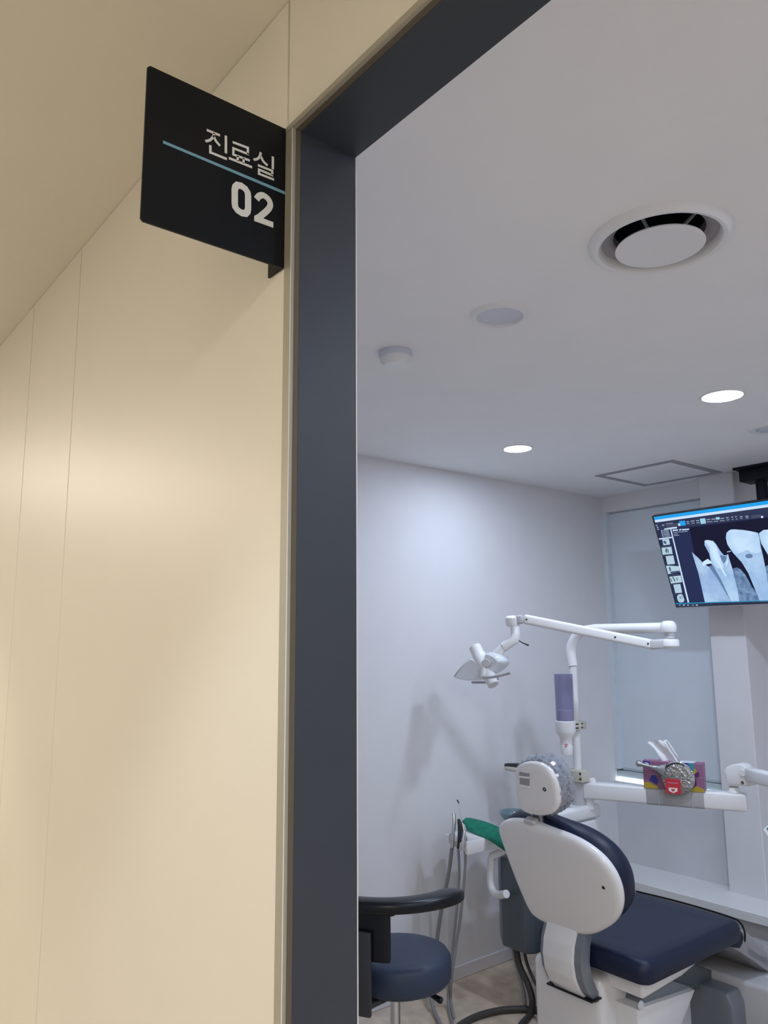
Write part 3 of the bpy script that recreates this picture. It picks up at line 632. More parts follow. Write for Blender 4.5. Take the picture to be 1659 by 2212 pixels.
wpart('latch_bar', prism(BM(), [(-0.0853,0.0116), (-0.0355,0.0103), (-0.0373,0.002), (-0.0854,0.0018)], .005, H0 + HN * .0195, BU, HV, HN, .001, 1), M['whitem'], ch, hsh)
# crinkled plastic sleeve over the headrest pad
bmx = loft(BM(), bigger(hsc, .008), [(.03, .082), (.02, .081), (.010, .076), (.002, .066), (0, .056), (0, .046), (0, .036), (0, .026), (.001, .016), (.003, .006), (.006, .000)], H0, BU, HV, -HN)
fs = [f for f in bmx.faces if len(f.verts) > 4]; bmesh.ops.delete(bmx, geom=[fs[-1]], context='FACES_ONLY')
bmesh.ops.subdivide_edges(bmx, edges=bmx.edges[:], cuts=1, use_grid_fill=False)
for v in bmx.verts: v.co += Vector((random.gauss(0, 1), random.gauss(0, 1), random.gauss(0, 1))) * .0022
M['crinkle'] = mat('crinkled_clear_plastic', (0.42, 0.45, 0.52), .08, alpha=.62, coat=1.0, spec=.9)
wpart('plastic_cover', bmx, M['crinkle'], ch, hd, ang=5)
# seat
def rrect(x0, y0, x1, y1, r, n=6):
    out = []
    for cx, cy, a0 in ((x1 - r, y1 - r, 0), (x0 + r, y1 - r, 90), (x0 + r, y0 + r, 180), (x1 - r, y0 + r, 270)):
        for k in range(n + 1):
            a = math.radians(a0 + 90 * k / n); out.append(Vector((cx + r * math.cos(a), cy + r * math.sin(a))))
    return out
def dens(poly, d=.03):
    out = []
    for i in range(len(poly)):
        a = poly[i]; b_ = poly[(i + 1) % len(poly)]; n = max(1, int((b_ - a).length / d))
        for k in range(n): out.append(a.lerp(b_, k / n))
    return out
so_ = dens(rrect(-2.065, 2.345, -1.592, 2.985, .045), .04)
seat = wpart('seat', loft(BM(), so_, [(.030, -.076), (.008, -.072), (0, -.058), (0, -.03), (.006, -.012), (.016, -.003), (.034, 0), (.10, -.004)], (0, 0, .508), (1, 0, 0), (0, 1, 0), (0, 0, 1)), M['navy'], ch)
# leg rest, bent down past the knee
aL = math.radians(31); LV = Vector((0, math.cos(aL), -math.sin(aL))); LN = Vector((0, math.sin(aL), math.cos(aL)))
lo_ = dens(rrect(-2.055, 0, -1.600, .47, .05), .04)
leg = wpart('leg_rest', loft(BM(), lo_, [(.03, -.068), (.006, -.062), (0, -.045), (0, -.025), (.006, -.008), (.016, -.002), (.034, 0)], (0, 2.935, .498), (1, 0, 0), LV, LN), M['navy'], ch)
b = BM(); tube(b, smooth_path([(-2.045, 2.975, .506), (-1.85, 2.995, .504), (-1.65, 2.985, .503), (-1.604, 2.98, .492), (-1.594, 2.985, .46), (-1.597, 2.985, .43)], 5), .0035, 8)
wpart('seam_piping', b, M['black'], ch, seat)
lo2 = dens(rrect(-2.062, .045, -1.592, .48, .05), .03)
b = loft(BM(), lo2, [(.03, -.078), (.006, -.072), (0, -.045), (0, -.025), (.006, -.003), (.016, .004), (.034, .008)], (0, 2.935, .498), (1, 0, 0), LV, LN)
for v in b.verts: v.co += Vector((random.gauss(0, 1), random.gauss(0, 1), random.gauss(0, 1))) * .0012
M['sleeve'] = mat('grey_clear_sleeve', (0.36, 0.36, 0.39), .2, alpha=.8, coat=.8)
wpart('plastic_cover', b, M['sleeve'], ch, leg, ang=20)
# backrest arm
def yzprism(name, pts, x0, x1, m, r=.003, parent=None, root=ch, seg=2):
    return wpart(name, prism(BM(), pts, x1 - x0, (x0, 0, 0), (0, 1, 0), (0, 0, 1), (1, 0, 0), r, seg), m, root, parent)
arc = [(2.345, .60), (2.312, .56), (2.288, .51), (2.280, .46), (2.288, .41), (2.312, .365), (2.352, .325)]
outer = [(y - .012, z) for y, z in arc]; inner = [(y + .05, z + .0) for y, z in arc][::-1]
yzprism('back_arm', arc + inner, -1.975, -1.800, M['midgrey'], .002)
yzprism('arm_cover', outer + [(y + .006, z) for y, z in arc][::-1], -1.955, -1.828, M['white'], .003)
# base
b = box(BM(), (-2.09, 2.365, .012), (-1.785, 2.95, .40), .028, 4)
wpart('base_cover', b, M['white'], ch)
wpart('arm_slot', box(BM(), (-1.985, 2.318, .336), (-1.790, 2.372, .342), .001, 1), M['black'], ch)
b = prism(BM(), [(2.42, .43), (2.93, .43), (2.80, .395), (2.66, .372), (2.42, .360)], .36, (-2.02, 0, 0), (0, 1, 0), (0, 0, 1), (1, 0, 0), .012, 3)
wpart('seat_pan', b, M['white'], ch)
b = prism(BM(), [(-1.7,2.439,0.315)[1:], (-1.7,2.801,0.282)[1:], (-1.7,2.703,0.194)[1:], (2.72, .03), (2.44, .03)], -.14, (-1.70, 0, 0), (0, 1, 0), (0, 0, 1), (1, 0, 0), .004, 2)
wpart('lift_arm_cover', b, M['white'], ch)
b = prism(BM(), [(-1.72,2.49,0.301)[1:], (-1.72,2.515,0.335)[1:], (-1.72,2.626,0.36)[1:], (-1.72,2.829,0.275)[1:]], -.14, (-1.72, 0, 0), (0, 1, 0), (0, 0, 1), (1, 0, 0), .003, 2)
wpart('lift_arm', b, M['midgrey'], ch)
b = prism(BM(), [(-1.74,2.657,0.346)[1:], (-1.74,2.782,0.378)[1:], (-1.74,3.198,0.2)[1:], (-1.74,3.193,0.174)[1:], (-1.74,2.892,0.247)[1:]], -.14, (-1.74, 0, 0), (0, 1, 0), (0, 0, 1), (1, 0, 0), .004, 2)
wpart('lift_arm', b, M['grey'], ch)
q = Vector((-1.694,2.453,0.326)); wpart('pivot_cap', lathe(BM(), [(.0, .006), (.012, .005), (.015, 0)], q, (1, 0, 0), 20), M['blind'], ch)
# pedestal and foot plate
b = prism(BM(), [(-1.90, 0), (-1.615, 0), (-1.615, .22), (-1.635, .262), (-1.80, .262), (-1.835, .22)], .14, (0, 2.90, 0), (1, 0, 0), (0, 0, 1), (0, 1, 0), .010, 3)
wpart('pedestal', b, M['midgrey'], ch)
b = prism(BM(), [(2.985, .0), (3.60, 0), (3.60, .235), (3.45, .262), (2.985, .292)], .60, (-2.02, 0, 0), (0, 1, 0), (0, 0, 1), (1, 0, 0), .018, 4)
wpart('foot_housing', b, M['ltgrey'], ch)
b = box(BM(), (-1.606, 2.990, 0), (-1.40, 3.60, .285), .018, 4); wpart('foot_housing', b, M['white'], ch)
wpart('foot_switch', prism(BM(), [(0, 0), (.10, 0), (.14, .03), (.10, .05), (0, .04)], .02, (-1.56, 3.16, .288), (1, 0, 0), (0, 1, 0), (0, 0, 1), .006, 2), M['black'], ch)
b = box(BM(), (-2.15, 2.30, 0), (-1.42, 3.55, .012), .003, 1); wpart('base_plate', b, M['dgrey'], ch)

# ------------------------------------------------------------------ dental unit (delivery body, pole, beam)
PX, PY = -2.336, 3.0
un = thing('dental_unit', 'white and slate grey dental unit cabinet with upright pole behind the chair', 'dental unit', (-2.4, 2.9, 0))
b = prism(BM(), [(-2.585, 2.72), (-2.50, 2.645), (-2.372, 2.645), (-2.345, 2.68), (-2.345, 3.04), (-2.585, 3.04)], .36, (0, 0, .245), (1, 0, 0), (0, 1, 0), (0, 0, 1), .012, 3)
wpart('lower_body', b, M['grey'], un)
b = prism(BM(), [(-2.41, 2.76), (-2.31, 2.76), (-2.292, 2.78), (-2.292, 3.09), (-2.41, 3.09)], .29, (0, 0, .45), (1, 0, 0), (0, 1, 0), (0, 0, 1), .012, 3)
wpart('body', b, M['whitem'], un)
b = prism(BM(), [(-2.42, 2.75), (-2.315, 2.75), (-2.287, 2.78), (-2.287, 3.095), (-2.42, 3.095)], .060, (0, 0, .7435), (1, 0, 0), (0, 1, 0), (0, 0, 1), .014, 3)
wpart('top_cover', b, M['whitem'], un)
wpart('seam', box(BM(), (-2.405, 2.765, .602), (-2.2915, 3.085, .605)), M['ltgrey'], un)
wpart('mounting_leg', box(BM(), (-2.36, 2.72, .02), (-2.08, 2.86, .34), .02, 3), M['dgrey'], un)
wpart('spittoon', lathe(BM(), [(.02, .0), (.045, .010), (.066, .036), (.072, .052), (.067, .050), (.043, .015), (.0, .008)], (-2.545, 2.80, .715), seg=36), M['bowl'], un)
wpart('basin_arm', box(BM(), (-2.575, 2.785, .69), (-2.40, 2.835, .716), .008, 2), M['whitem'], un)
wpart('top_vent', box(BM(), (-2.40, 2.79, .8032), (-2.32, 2.93, .8055), .001, 1), M['ltgrey'], un)
wpart('pole', tube(BM(), [(PX, PY, .80), (PX, PY, 1.418)], .0185, 24), M['whitem'], un)
wpart('pole_base', lathe(BM(), [(.030, 0), (.030, .10), (.022, .102)], (PX, PY, .803), seg=24), M['ltgrey'], un)
wpart('collar', lathe(BM(), [(.02, 0), (.036, .001), (.038, .004), (.038, .048), (.034, .052), (.02, .053)], (PX, PY, .905), seg=28), M['cream_pl'], un)
cl = un.children[-1]
wpart('collar_clamp', box(BM(), (PX - .055, PY - .035, .906), (PX + .05, PY + .02, .956), .004, 2), M['cream_pl'], un, cl)
for (ax, az) in ((-.045, .945), (.04, .945), (.04, .922)):
    wpart('screw', lathe(BM(), [(.0, .0015), (.005, .001), (.0055, 0)], (PX + ax, PY - .035, az), (0, -1, 0), 12), M['screw'], un, cl)
# tubing holder on the collar, reaching left behind the headrest
wpart('holder_bar', obox(BM(), (PX - .04, PY - .01, .925), (-2.62, 2.93, .925), .018, .012, .003), M['cream_pl'], un)
q = Vector((-2.657,2.92,0.921))
b = prism(BM(), [(-.055, 0), (-.03, -.025), (.05, -.03), (.05, .03), (-.03, .025)], .022, q, (1, 0, 0), (0, 1, 0), (0, 0, 1), .006, 3)
wpart('tubing_holder', b, M['cream_pl'], un)
b = obox(BM(), q + Vector((-.035, -.01, .024)), q + Vector((.06, -.01, .034)), .03, .016, .006); wpart('suction_tip', b, M['dgrey'], un)
q = Vector((-2.475,2.95,0.987))
wpart('indicator_base', lathe(BM(), [(.008, -.09), (.008, 0), (0, 0)], q, seg=16), M['black'], un)
wpart('indicator_cap', lathe(BM(), [(.0075, 0), (.0075, .014), (.004, .022), (0, .023)], q, seg=16), M['orange'], un)
# beam
A1 = Vector((-2.32,3.02,0.867)); A2 = Vector((-1.698,3.28,0.871))
zb = (A1.z + A2.z) / 2
dirb = (A2 - A1); 
beam = wpart('beam', obox(BM(), A1, A2, .062, .070, .009, 3), M['whitem'], un)
K = dirb.normalized(); KX = Vector((K.x, K.y, 0)).normalized(); KP = Vector((KX.y, -KX.x, 0))   # KP: horizontal normal facing the doorway side
if KP.y > 0: KP = -KP
def onbeam(s, side=0, up=0): return A1 + dirb * s + KP * side + Vector((0, 0, up))
wpart('beam_cap', lathe(BM(), [(.018, 0), (.017, .012), (.012, .02), (0, .021)], onbeam(.055, 0, .035), seg=20), M['whitem'], un, beam)
wpart('beam_foot', lathe(BM(), [(.022, 0), (.020, .035), (.026, .05)], onbeam(.03, 0, -.082), seg=20), M['whitem'], un, beam)
wpart('wrap_film', obox(BM(), onbeam(.405), onbeam(.765), .065, .073, .009, 3), M['tape'], un, beam)
for s in (.49, .69): wpart('film_fold', obox(BM(), onbeam(s, .0335, -.036), onbeam(s + .004, .0335, .034), .002, .002), M['ltgrey'], un, beam)
# end joint and far arm
J0 = onbeam(.93, 0, .036)
wpart('joint_base', lathe(BM(), [(.026, 0), (.022, .01), (.020, .022)], J0, seg=20), M['whitem'], un)
jp = [(-1.765,3.25,0.993), (-1.754,3.25,1.009), (-1.727,3.25,1.022), (-1.697,3.25,1.029), (-1.677,3.25,1.024), (-1.645,3.25,0.976), (-1.642,3.25,0.96), (-1.657,3.25,0.944), (-1.754,3.25,0.937), (-1.76,3.25,0.964)]
wpart('joint_housing', prism(BM(), [(p[0], p[2]) for p in jp], .06, (0, 3.235, 0), (1, 0, 0), (0, 0, 1), (0, 1, 0), .006, 3), M['whitem'], un)
q = Vector((-1.684,3.232,0.994)); wpart('pivot_disc', lathe(BM(), [(.0, .003), (.013, .003), (.0145, 0)], (q.x, 3.234, q.z), (0, -1, 0), 24), M['whitem'], un)
q = Vector((-1.688,3.232,0.955)); wpart('screw', lathe(BM(), [(.003, .0015), (.005, .003), (.0065, 0)], (q.x, 3.234, q.z), (0, -1, 0), 16), M['screw'], un)
E1 = Vector((-1.677,3.262,0.988)); E2 = Vector((-1.302,3,1.004))
wpart('far_arm', obox(BM(), E1, E2, .045, .055, .010, 3), M['whitem'], un)
wpart('far_arm_joint', lathe(BM(), [(.035, -.05), (.038, .0), (.03, .03), (0, .032)], E2, seg=24), M['whitem'], un)

# delivery tray table out of frame and leaflet poking into it
TT = Vector((E2.x + .05, E2.y - .02, E2.z - .17))
t = thing('tray_table', 'white swing-out instrument tray table out of frame at the right', 'tray table', tuple(TT))
wpart('table_top', prism(BM(), rrect(-.13, -.16, .20, .13, .03), .02, TT, (1, 0, 0), (0, 1, 0), (0, 0, 1), .004, 2), M['whitem'], t)
wpart('stem', tube(BM(), [TT + Vector((-.05, .02, .02)), E2 + Vector((0, 0, -.05))], .015, 14), M['whitem'], t)
# leaflet
LP = Vector((-1.449,2.9,0.864)); 
b = BM(); box(b, (LP.x, LP.y - .03, TT.z + .021), (LP.x + .14, LP.y + .05, TT.z + .022))
lf = wpart('leaflet', BM(), None, t)
bpy.data.objects.remove(lf)
lt = thing('leaflet', 'teal and white printed leaflet corner at the right edge', 'leaflet', (LP.x, LP.y, LP.z))
R_ = Matrix.Rotation(math.radians(-18), 4, 'X') @ Matrix.Rotation(math.radians(25), 4, 'Y')
b = prism(BM(), [(0, 0), (.015, .016), (.16, .03), (.16, -.10), (.025, -.03)], .0012, LP, Vector((1, 0, 0)), Vector((0, .25, .97)), Vector((0, -.97, .25))); wpart('sheet', b, M['whitep'], lt)
b = prism(BM(), [(.011, .004), (.018, .012), (.16, .026), (.16, -.05), (.03, -.02)], .0006, LP + Vector((0, -.0013, 0)), Vector((1, 0, 0)), Vector((0, .25, .97)), Vector((0, -.97, .25))); wpart('printed_area', b, M['tealp'], lt)

# ------------------------------------------------------------------ cup dispenser
cx, cy = -2.318, 2.905
def zAt(z): return (cx, cy, z)
t = thing('cup_dispenser', 'purple transparent cup tube with white cup holder clamped to the pole', 'cup dispenser', zAt(1.06))
wpart('tube', lathe(BM(), [(.040, .115), (.0425, .32), (.0425, .325), (.0405, .325), (.038, .115)], zAt(1.06), seg=36), M['purple'], t)
wpart('holder', lathe(BM(), [(.018, 0), (.025, .002), (.027, .045), (.040, .062), (.044, .075), (.045, .118), (.040, .120), (.038, .09), (.0, .06)], zAt(1.06), seg=36), M['whitem'], t)
wpart('spout', lathe(BM(), [(0, 0), (.024, 0), (.027, .03), (.024, .04), (0, .04)], (cx + .008, cy - .008, 1.035), seg=28), M['whitem'], t)
b = BM(); tube(b, smooth_path([(cx + .022, cy - .037, 1.075), (cx + .026, cy - .034, 1.082), (cx + .031, cy - .029, 1.080)], 4), .0022, 6); tube(b, [(cx + .021, cy - .037, 1.070), (cx + .030, cy - .030, 1.075)], .0015, 6)
wpart('red_mark', b, M['red'], t)
wpart('clamp', box(BM(), (PX - .03, cy + .03, 1.135), (PX + .04, PY + .03, 1.172), .004, 2), M['cream_pl'], t)
cl = t.children[-1]
for az in (1.145, 1.162):
    wpart('screw', box(BM(), (PX + .0395, cy + .04, az - .003), (PX + .0412, cy + .065, az + .003)), M['screw'], t, cl)
    wpart('screw', box(BM(), (PX + .0395, cy + .085, az - .003), (PX + .0412, cy + .095, az + .003)), M['screw'], t, cl)
for k in range(7):
    c_ = obj('paper_cup', lathe(BM(), [(.026, 0), (.032, .05), (.0335, .05), (.0335, .053), (.031, .053), (.026, .006), (0, .005)], (0, 0, 0), seg=28), M['cup'])
    c_.location = (cx, cy, 1.125 + k * .0078); c_.parent = None
    tag(c_, 'white paper cup below the topmost one inside the purple dispenser tube' if k < 6 else 'topmost white paper cup of the stack in the purple dispenser tube', 'cup', 'paper cups in the dispenser')

# ------------------------------------------------------------------ operating light
EL = Vector((-1.863,3.05,1.587))
lampt = thing('operating_light', 'white dental operating light with two folding arms on the pole', 'dental lamp', (PX, PY, 1.418))
pp = smooth_path([(PX, PY, 1.419), (-2.343,3,1.49), (-2.323,3.002,1.539), (-2.282,3.006,1.575), (-2.211,3.012,1.587)], 5) + [Vector((-1.884,3.049,1.587))]
wpart('upper_arm', tube(BM(), pp, .0225, 20), M['whitem'], lampt)
wpart('arm_joint', lathe(BM(), [(0, .030), (.020, .028), (.030, .020), (.034, .006), (.033, -.012), (.030, -.019), (.017, -.021)], EL, seg=28), M['whitem'], lampt)
EJ = Vector((-1.859,3.05,1.522))
wpart('joint_neck', lathe(BM(), [(.022, .045), (.022, .035), (.019, .033), (.019, .02)], EJ, seg=24), M['ltgrey'], lampt)
wpart('lower_joint', lathe(BM(), [(.018, .017), (.033, .016), (.037, .010), (.037, -.012), (.030, -.020), (0, -.021)], EJ, seg=28), M['whitem'], lampt)
F1 = Vector((-1.916,3,1.517)); F2 = Vector((-2.295,2.62,1.631))
wpart('joint_link', obox(BM(), EJ, F1 + (F1 - EJ) * .15, .04, .040, .008, 3), M['ltgrey'], lampt)
lo3 = wpart('lower_arm', obox(BM(), F1 + (F1 - F2).normalized() * .02, F2, .034, .042, .012, 4), M['whitem'], lampt)
for s in (.03, .28, .97):
    q = F1.lerp(F2, s); wpart('screw', lathe(BM(), [(0, .001), (.0035, .001), (.004, 0)], q + Vector((.012, -.0165, 0)), (.5, -.86, 0), 10), M['screw'], lampt, lo3)
def Q(x, y, Yv): return None
w1 = Vector((-2.331,2.6,1.623))
wpart('wrist_link', obox(BM(), F2, w1, .036, .038, .008, 3), M['ltgrey'], lampt)
wpart('wrist_joint', lathe(BM(), [(0, .026), (.022, .024), (.032, .014), (.032, -.010), (.024, -.022), (.016, -.024)], Vector((-2.339,2.6,1.621)), seg=28), M['whitem'], lampt)
v1 = Vector((-2.327,2.6,1.593)); v2 = Vector((-2.315,2.59,1.549)); v3 = Vector((-2.359,2.56,1.51)); v4 = Vector((-2.405,2.53,1.457))
wpart('drop_arm', tube(BM(), [v1, Vector((-2.319,2.595,1.565)), Vector((-2.319,2.585,1.541)), v3], [.0205, .0205, .021, .021], 18), M['whitem'], lampt)
wpart('yoke', tube(BM(), [v3, v4], [.018, .021], 18), M['whitem'], lampt)
b = BM(); tube(b, [Vector((-2.279,2.57,1.537)), Vector((-2.252,2.565,1.527)), Vector((-2.22,2.56,1.518))], [.0025, .003, .004], 8); wpart('lever', b, M['dgrey'], lampt)
h1 = Vector((-2.494,2.52,1.51)); h2 = Vector((-2.37,2.5,1.351))
b = BM(); tube(b, [h1, h1.lerp(h2, .22)], .0275, 24); wpart('lamp_cap', b, M['whitem'], lampt)
b = BM(); tube(b, [h1.lerp(h2, .21), h1.lerp(h2, .34), h1.lerp(h2, .7), h2], [.030, .033, .030, .024], 24); wpart('lamp_core', b, M['whitem'], lampt)
def wing(pts, Yc_, th, name):
    P_ = [Vector((p[0], p[2])) for p in pts]
    c_ = sum(P_, Vector((0, 0))) / len(P_)
    return wpart(name, loft(BM(), closed_spline(P_, 4), [(.012, -th / 2), (.003, -th * .4), (0, -th * .2), (0, th * .2), (.003, th * .4), (.012, th / 2)], (0, Yc_, 0), (1, 0, 0), (0, 0, 1), (0, 1, 0)), M['frost'], lampt)
wing([(-2.473,2.52,1.468), (-2.537,2.52,1.441), (-2.595,2.52,1.39), (-2.587,2.52,1.37), (-2.517,2.52,1.364), (-2.448,2.52,1.375), (-2.429,2.52,1.427)], 2.52, .085, 'reflector')
wing([(-2.418,2.54,1.486), (-2.369,2.54,1.482), (-2.335,2.54,1.459), (-2.342,2.54,1.436), (-2.406,2.54,1.395), (-2.432,2.54,1.426)], 2.54, .085, 'reflector')
wpart('knob', lathe(BM(), [(.0, .034), (.016, .033), (.0185, .028), (.0185, .0)], Vector((-2.407,2.5,1.443)), (.64, -.77, 0), 24), M['ltgrey'], lampt)
b = BM(); tube(b, [Vector((-2.402,2.478,1.436)), Vector((-2.407,2.475,1.381))], .012, 14); wpart('handle_stem', b, M['whitem'], lampt)
b = BM(); tube(b, smooth_path([Vector((-2.402,2.47,1.384)), Vector((-2.346,2.46,1.386)), Vector((-2.288,2.455,1.395)), Vector((-2.222,2.45,1.408))], 4), .006, 10); wpart('handle', b, M['ltgrey'], lampt)
b = BM(); tube(b, [Vector((-2.557,2.56,1.353)), Vector((-2.476,2.565,1.356)), Vector((-2.402,2.57,1.378))], .006, 10); wpart('handle', b, M['ltgrey'], lampt)

# ------------------------------------------------------------------ tissue box, tissue, mirror, tag
bz = onbeam(.58, 0, .036)
bc = onbeam(.585, .004, .036)
t = thing('tissue_box', 'mauve tissue box with colourful print taped onto the white beam', 'tissue box', tuple(bc))
BW, BD, BH = .248, .060, .116
def bp(a, d, z): return bc + KX * a + KP * d + Vector((0, 0, z - .004))
def bprism(pts, d0, th, m, name, sub=None):
    return wpart(name, prism(BM(), pts, th, bp(0, d0, 0), KX, (0, 0, 1), KP), m, t, sub)
wpart('carton', prism(BM(), [(-BW / 2, 0), (BW / 2, 0), (BW / 2, BH), (-BW / 2, BH)], BD, bp(0, -BD / 2, 0), KX, (0, 0, 1), KP, .002, 1), M['pink'], t)
f0 = BD / 2 + .0002
bprism([(-.122, .092), (-.092, .092), (-.092, .114), (-.122, .114)], f0, .0004, M['indigo'], 'logo_patch')
bprism([(-.114, .097), (-.099, .097), (-.097, .104), (-.104, .108), (-.114, .107)], f0 + .0004, .0004, M['whitep'], 'logo_mark')
bprism([(.028, .116), (.064, .116), (.066, .095), (.058, .085), (.045, .085), (.034, .10)], f0, .0004, M['indigo'], 'print_patch')
bprism([(.064, .116), (.088, .116), (.088, .09), (.080, .075), (.066, .078), (.066, .10)], f0, .0004, M['tealp'], 'print_patch')
bprism([(.078, .075), (.092, .098), (.10, .072), (.094, .064)], f0 + .0003, .0004, M['yellow'], 'print_patch')
bprism([(v.x, v.y) for v in closed_spline([Vector(p) for p in [(.076, .058), (.086, .07), (.092, .078), (.104, .082), (.106, .068), (.096, .055), (.086, .05)]], 3)], f0 + .0005, .0004, M['plum'], 'print_patch')
bprism([(v.x, v.y) for v in closed_spline([Vector(p) for p in [(.06, .018), (.074, .04), (.09, .05), (.092, .03), (.08, .015)]], 3)], f0, .0004, M['plum'], 'print_patch')
bprism([(-.122, .001), (-.066, .001), (-.066, .012), (-.082, .016), (-.094, .024), (-.108, .027), (-.122, .026)], f0, .0004, M['yellow'], 'print_patch')
bprism([(.055, .001), (.122, .001), (.122, .012), (.108, .019), (.095, .024), (.082, .020), (.068, .012)], f0, .0004, M['yellow'], 'print_patch')
bprism([(-.10, .035), (-.085, .06), (-.07, .058), (-.062, .03), (-.07, .018)], f0, .0004, M['indigo'], 'print_patch')
b = BM(); prism(b, [(-.118, -.028), (.05, -.028), (.05, .0), (-.118, .0)], .0004, bp(0, 0, BH + .0001), KX, KP, (0, 0, 1)); wpart('top_print', b, M['pinkl'], t)
b = BM(); prism(b, [(.02, -.028), (.09, -.028), (.085, .028), (.03, .028)], .0005, bp(0, 0, BH + .0006), KX, KP, (0, 0, 1)); wpart('top_print', b, M['blind'], t)
def sheet(pts_rows, name, m, root, parent=None):
    bm2 = BM(); rows = [[bm2.verts.new(p) for p in r2] for r2 in pts_rows]
    for r1, r2 in zip(rows, rows[1:]):
        for k in range(len(r1) - 1): bm2.faces.new((r1[k], r1[k + 1], r2[k + 1], r2[k]))
    return wpart(name, bm2, m, root, parent, ang=60)
rows = []
for i in range(9):
    s = i / 8; rowp = []
    for k in range(13):
        u_ = k / 12
        a_ = -.052 + .066 * u_ + (-.030 - .020 * (1 - u_)) * s * s
        d_ = .010 * math.sin(u_ * 9 + s * 3) * (1 - .2 * s) + .004 * math.sin(s * 7 + u_ * 4)
        z_ = BH - .003 + .088 * s * (.72 + .28 * math.sin(.5 + 1.4 * u_)) + .005 * math.sin(u_ * 23) * s
        rowp.append(bp(a_, d_, z_))
    rows.append(rowp)
sheet(rows, 'tissue', M['tissue'], t)
rows = []
for i in range(9):
    s = i / 8; rowp = []
    for k in range(7):
        u_ = k / 6
        a_ = .012 + .028 * u_ - (.042 + .012 * u_) * s; d_ = .012 + .006 * math.sin(u_ * 8 + s * 2); z_ = BH - .003 + .088 * s
        rowp.append(bp(a_, d_, z_))
    rows.append(rowp)
sheet(rows, 'tissue', M['tissue'], t)
bprism([(-.123, .0585), (.123, .0575), (.123, .059), (-.123, .060)], f0 + .001, .0003, M['tape'], 'elastic')
# hand mirror
mc = bp(.022, BD / 2 + .016, .055)
t2 = thing('hand_mirror', 'round silver hand mirror wrapped in plastic leaning on the tissue box', 'mirror', tuple(mc))
M['hammered'] = mat('wrapped_silver', (0.36, 0.37, 0.37), .2, metal=.75, bump=1.0, bscale=260, coat=1.0)
nt = M['hammered'].node_tree
bm2 = lathe(BM(), [(0, .010), (.03, .010), (.050, .008), (.064, .004), (.068, 0), (.064, -.005), (.0, -.006)], mc, KP, 40)
bmesh.ops.subdivide_edges(bm2, edges=[e for e in bm2.edges if e.calc_length() > .006], cuts=2, use_grid_fill=True)
for v in bm2.verts: v.co += KP * random.gauss(0, .0009) + Vector((0, 0, random.gauss(0, .0008)))
wpart('mirror_head', bm2, M['hammered'], t2, ang=8)
b = BM(); rr = [mc + KX * (.062 * math.cos(a)) + Vector((0, 0, .062 * math.sin(a))) + KP * .008 for a in [math.radians(60 + 12 * k) for k in range(10)]]
tube(b, rr, .0025, 8); wpart('rim', b, M['dgrey'], t2)
b = BM(); g1 = mc - KX * .050 + Vector((0, 0, .026)); g2 = mc - KX * .170 + Vector((0, 0, .052)) + KP * .004
tube(b, [g1, g1.lerp(g2, .25), g1.lerp(g2, .5), g1.lerp(g2, .75), g1.lerp(g2, .85), g1.lerp(g2, .93), g2], [.030, .014, .008, .008, .013, .015, .008], 14)
wpart('handle', b, M['hammered'], t2)
tg = mc + KP * .018
t3_ = thing('red_tag', 'small red card with white heart emblem hanging in front of the mirror', 'tag', tuple(tg))
def tp(pts, d, m, n, th=.0006): return wpart(n, prism(BM(), pts, th, tg + KP * d + Vector((0, 0, -.055)), KX, (0, 0, 1), KP), m, t3_)
tp([(-.050, -.008), (.012, -.008), (.012, .052), (-.050, .052)], 0, M['red'], 'card', .0012)
tp([(-.038, .016), (-.002, .016), (-.003, .003), (-.020, -.005), (-.037, .003)], .0013, M['whitep'], 'emblem')
tp([(-.020, .000), (-.013, .007), (-.013, .011), (-.016, .013), (-.020, .010), (-.024, .013), (-.027, .011), (-.027, .007)], .002, M['red'], 'heart')
for k in range(7): tp([(-.038 + k * .0058, .034), (-.0345 + k * .0058, .034), (-.0345 + k * .0058, .038 + .001 * (k % 2)), (-.038 + k * .0058, .038)], .0013, M['pinkl'], 'lettering')

# ------------------------------------------------------------------ assistant tray with handpieces
ZT = .70
t = thing('assistant_tray', 'small white assistant tray with three handpiece holders, under the green cloth', 'tray', (-2.55, 2.6, ZT))
pl = [(-2.492, 2.440), (-2.505, 2.445), (-2.548, 2.462), (-2.548, 2.486), (-2.566, 2.493), (-2.566, 2.470), (-2.604, 2.484), (-2.604, 2.508), (-2.622, 2.515), (-2.622, 2.492), (-2.645, 2.502), (-2.665, 2.52), (-2.66, 2.72), (-2.40, 2.72), (-2.43, 2.62), (-2.492, 2.60)]
wpart('tray_body', prism(BM(), pl, .052, (0, 0, ZT - .052), (1, 0, 0), (0, 1, 0), (0, 0, 1), .003, 2), M['whitem'], t)
wpart('tray_lip', prism(BM(), [(-2.665, 2.52), (-2.66, 2.50), (-2.70, 2.50), (-2.70, 2.512)], .008, (0, 0, ZT - .02), (1, 0, 0), (0, 1, 0), (0, 0, 1), .002, 1), M['whitem'], t)
b = BM(); tube(b, [(-2.455, 2.66, ZT - .05)] + smooth_path([(-2.525,2.62,0.608), (-2.533,2.62,0.549), (-2.536,2.62,0.496), (-2.518,2.615,0.468), (-2.479,2.605,0.464), (-2.417,2.59,0.485)], 5), .0165, 18)
wpart('support_tube', b, M['whitem'], t)
HY = 2.462
def handpiece(label, pts, rad, m, tip=None):
    q0 = Vector(pts[-1]); hp = thing('handpiece', label, 'handpiece', tuple(q0))
    b = BM(); tube(b, pts, rad, 14); wpart('body', b, m, hp)
    return hp
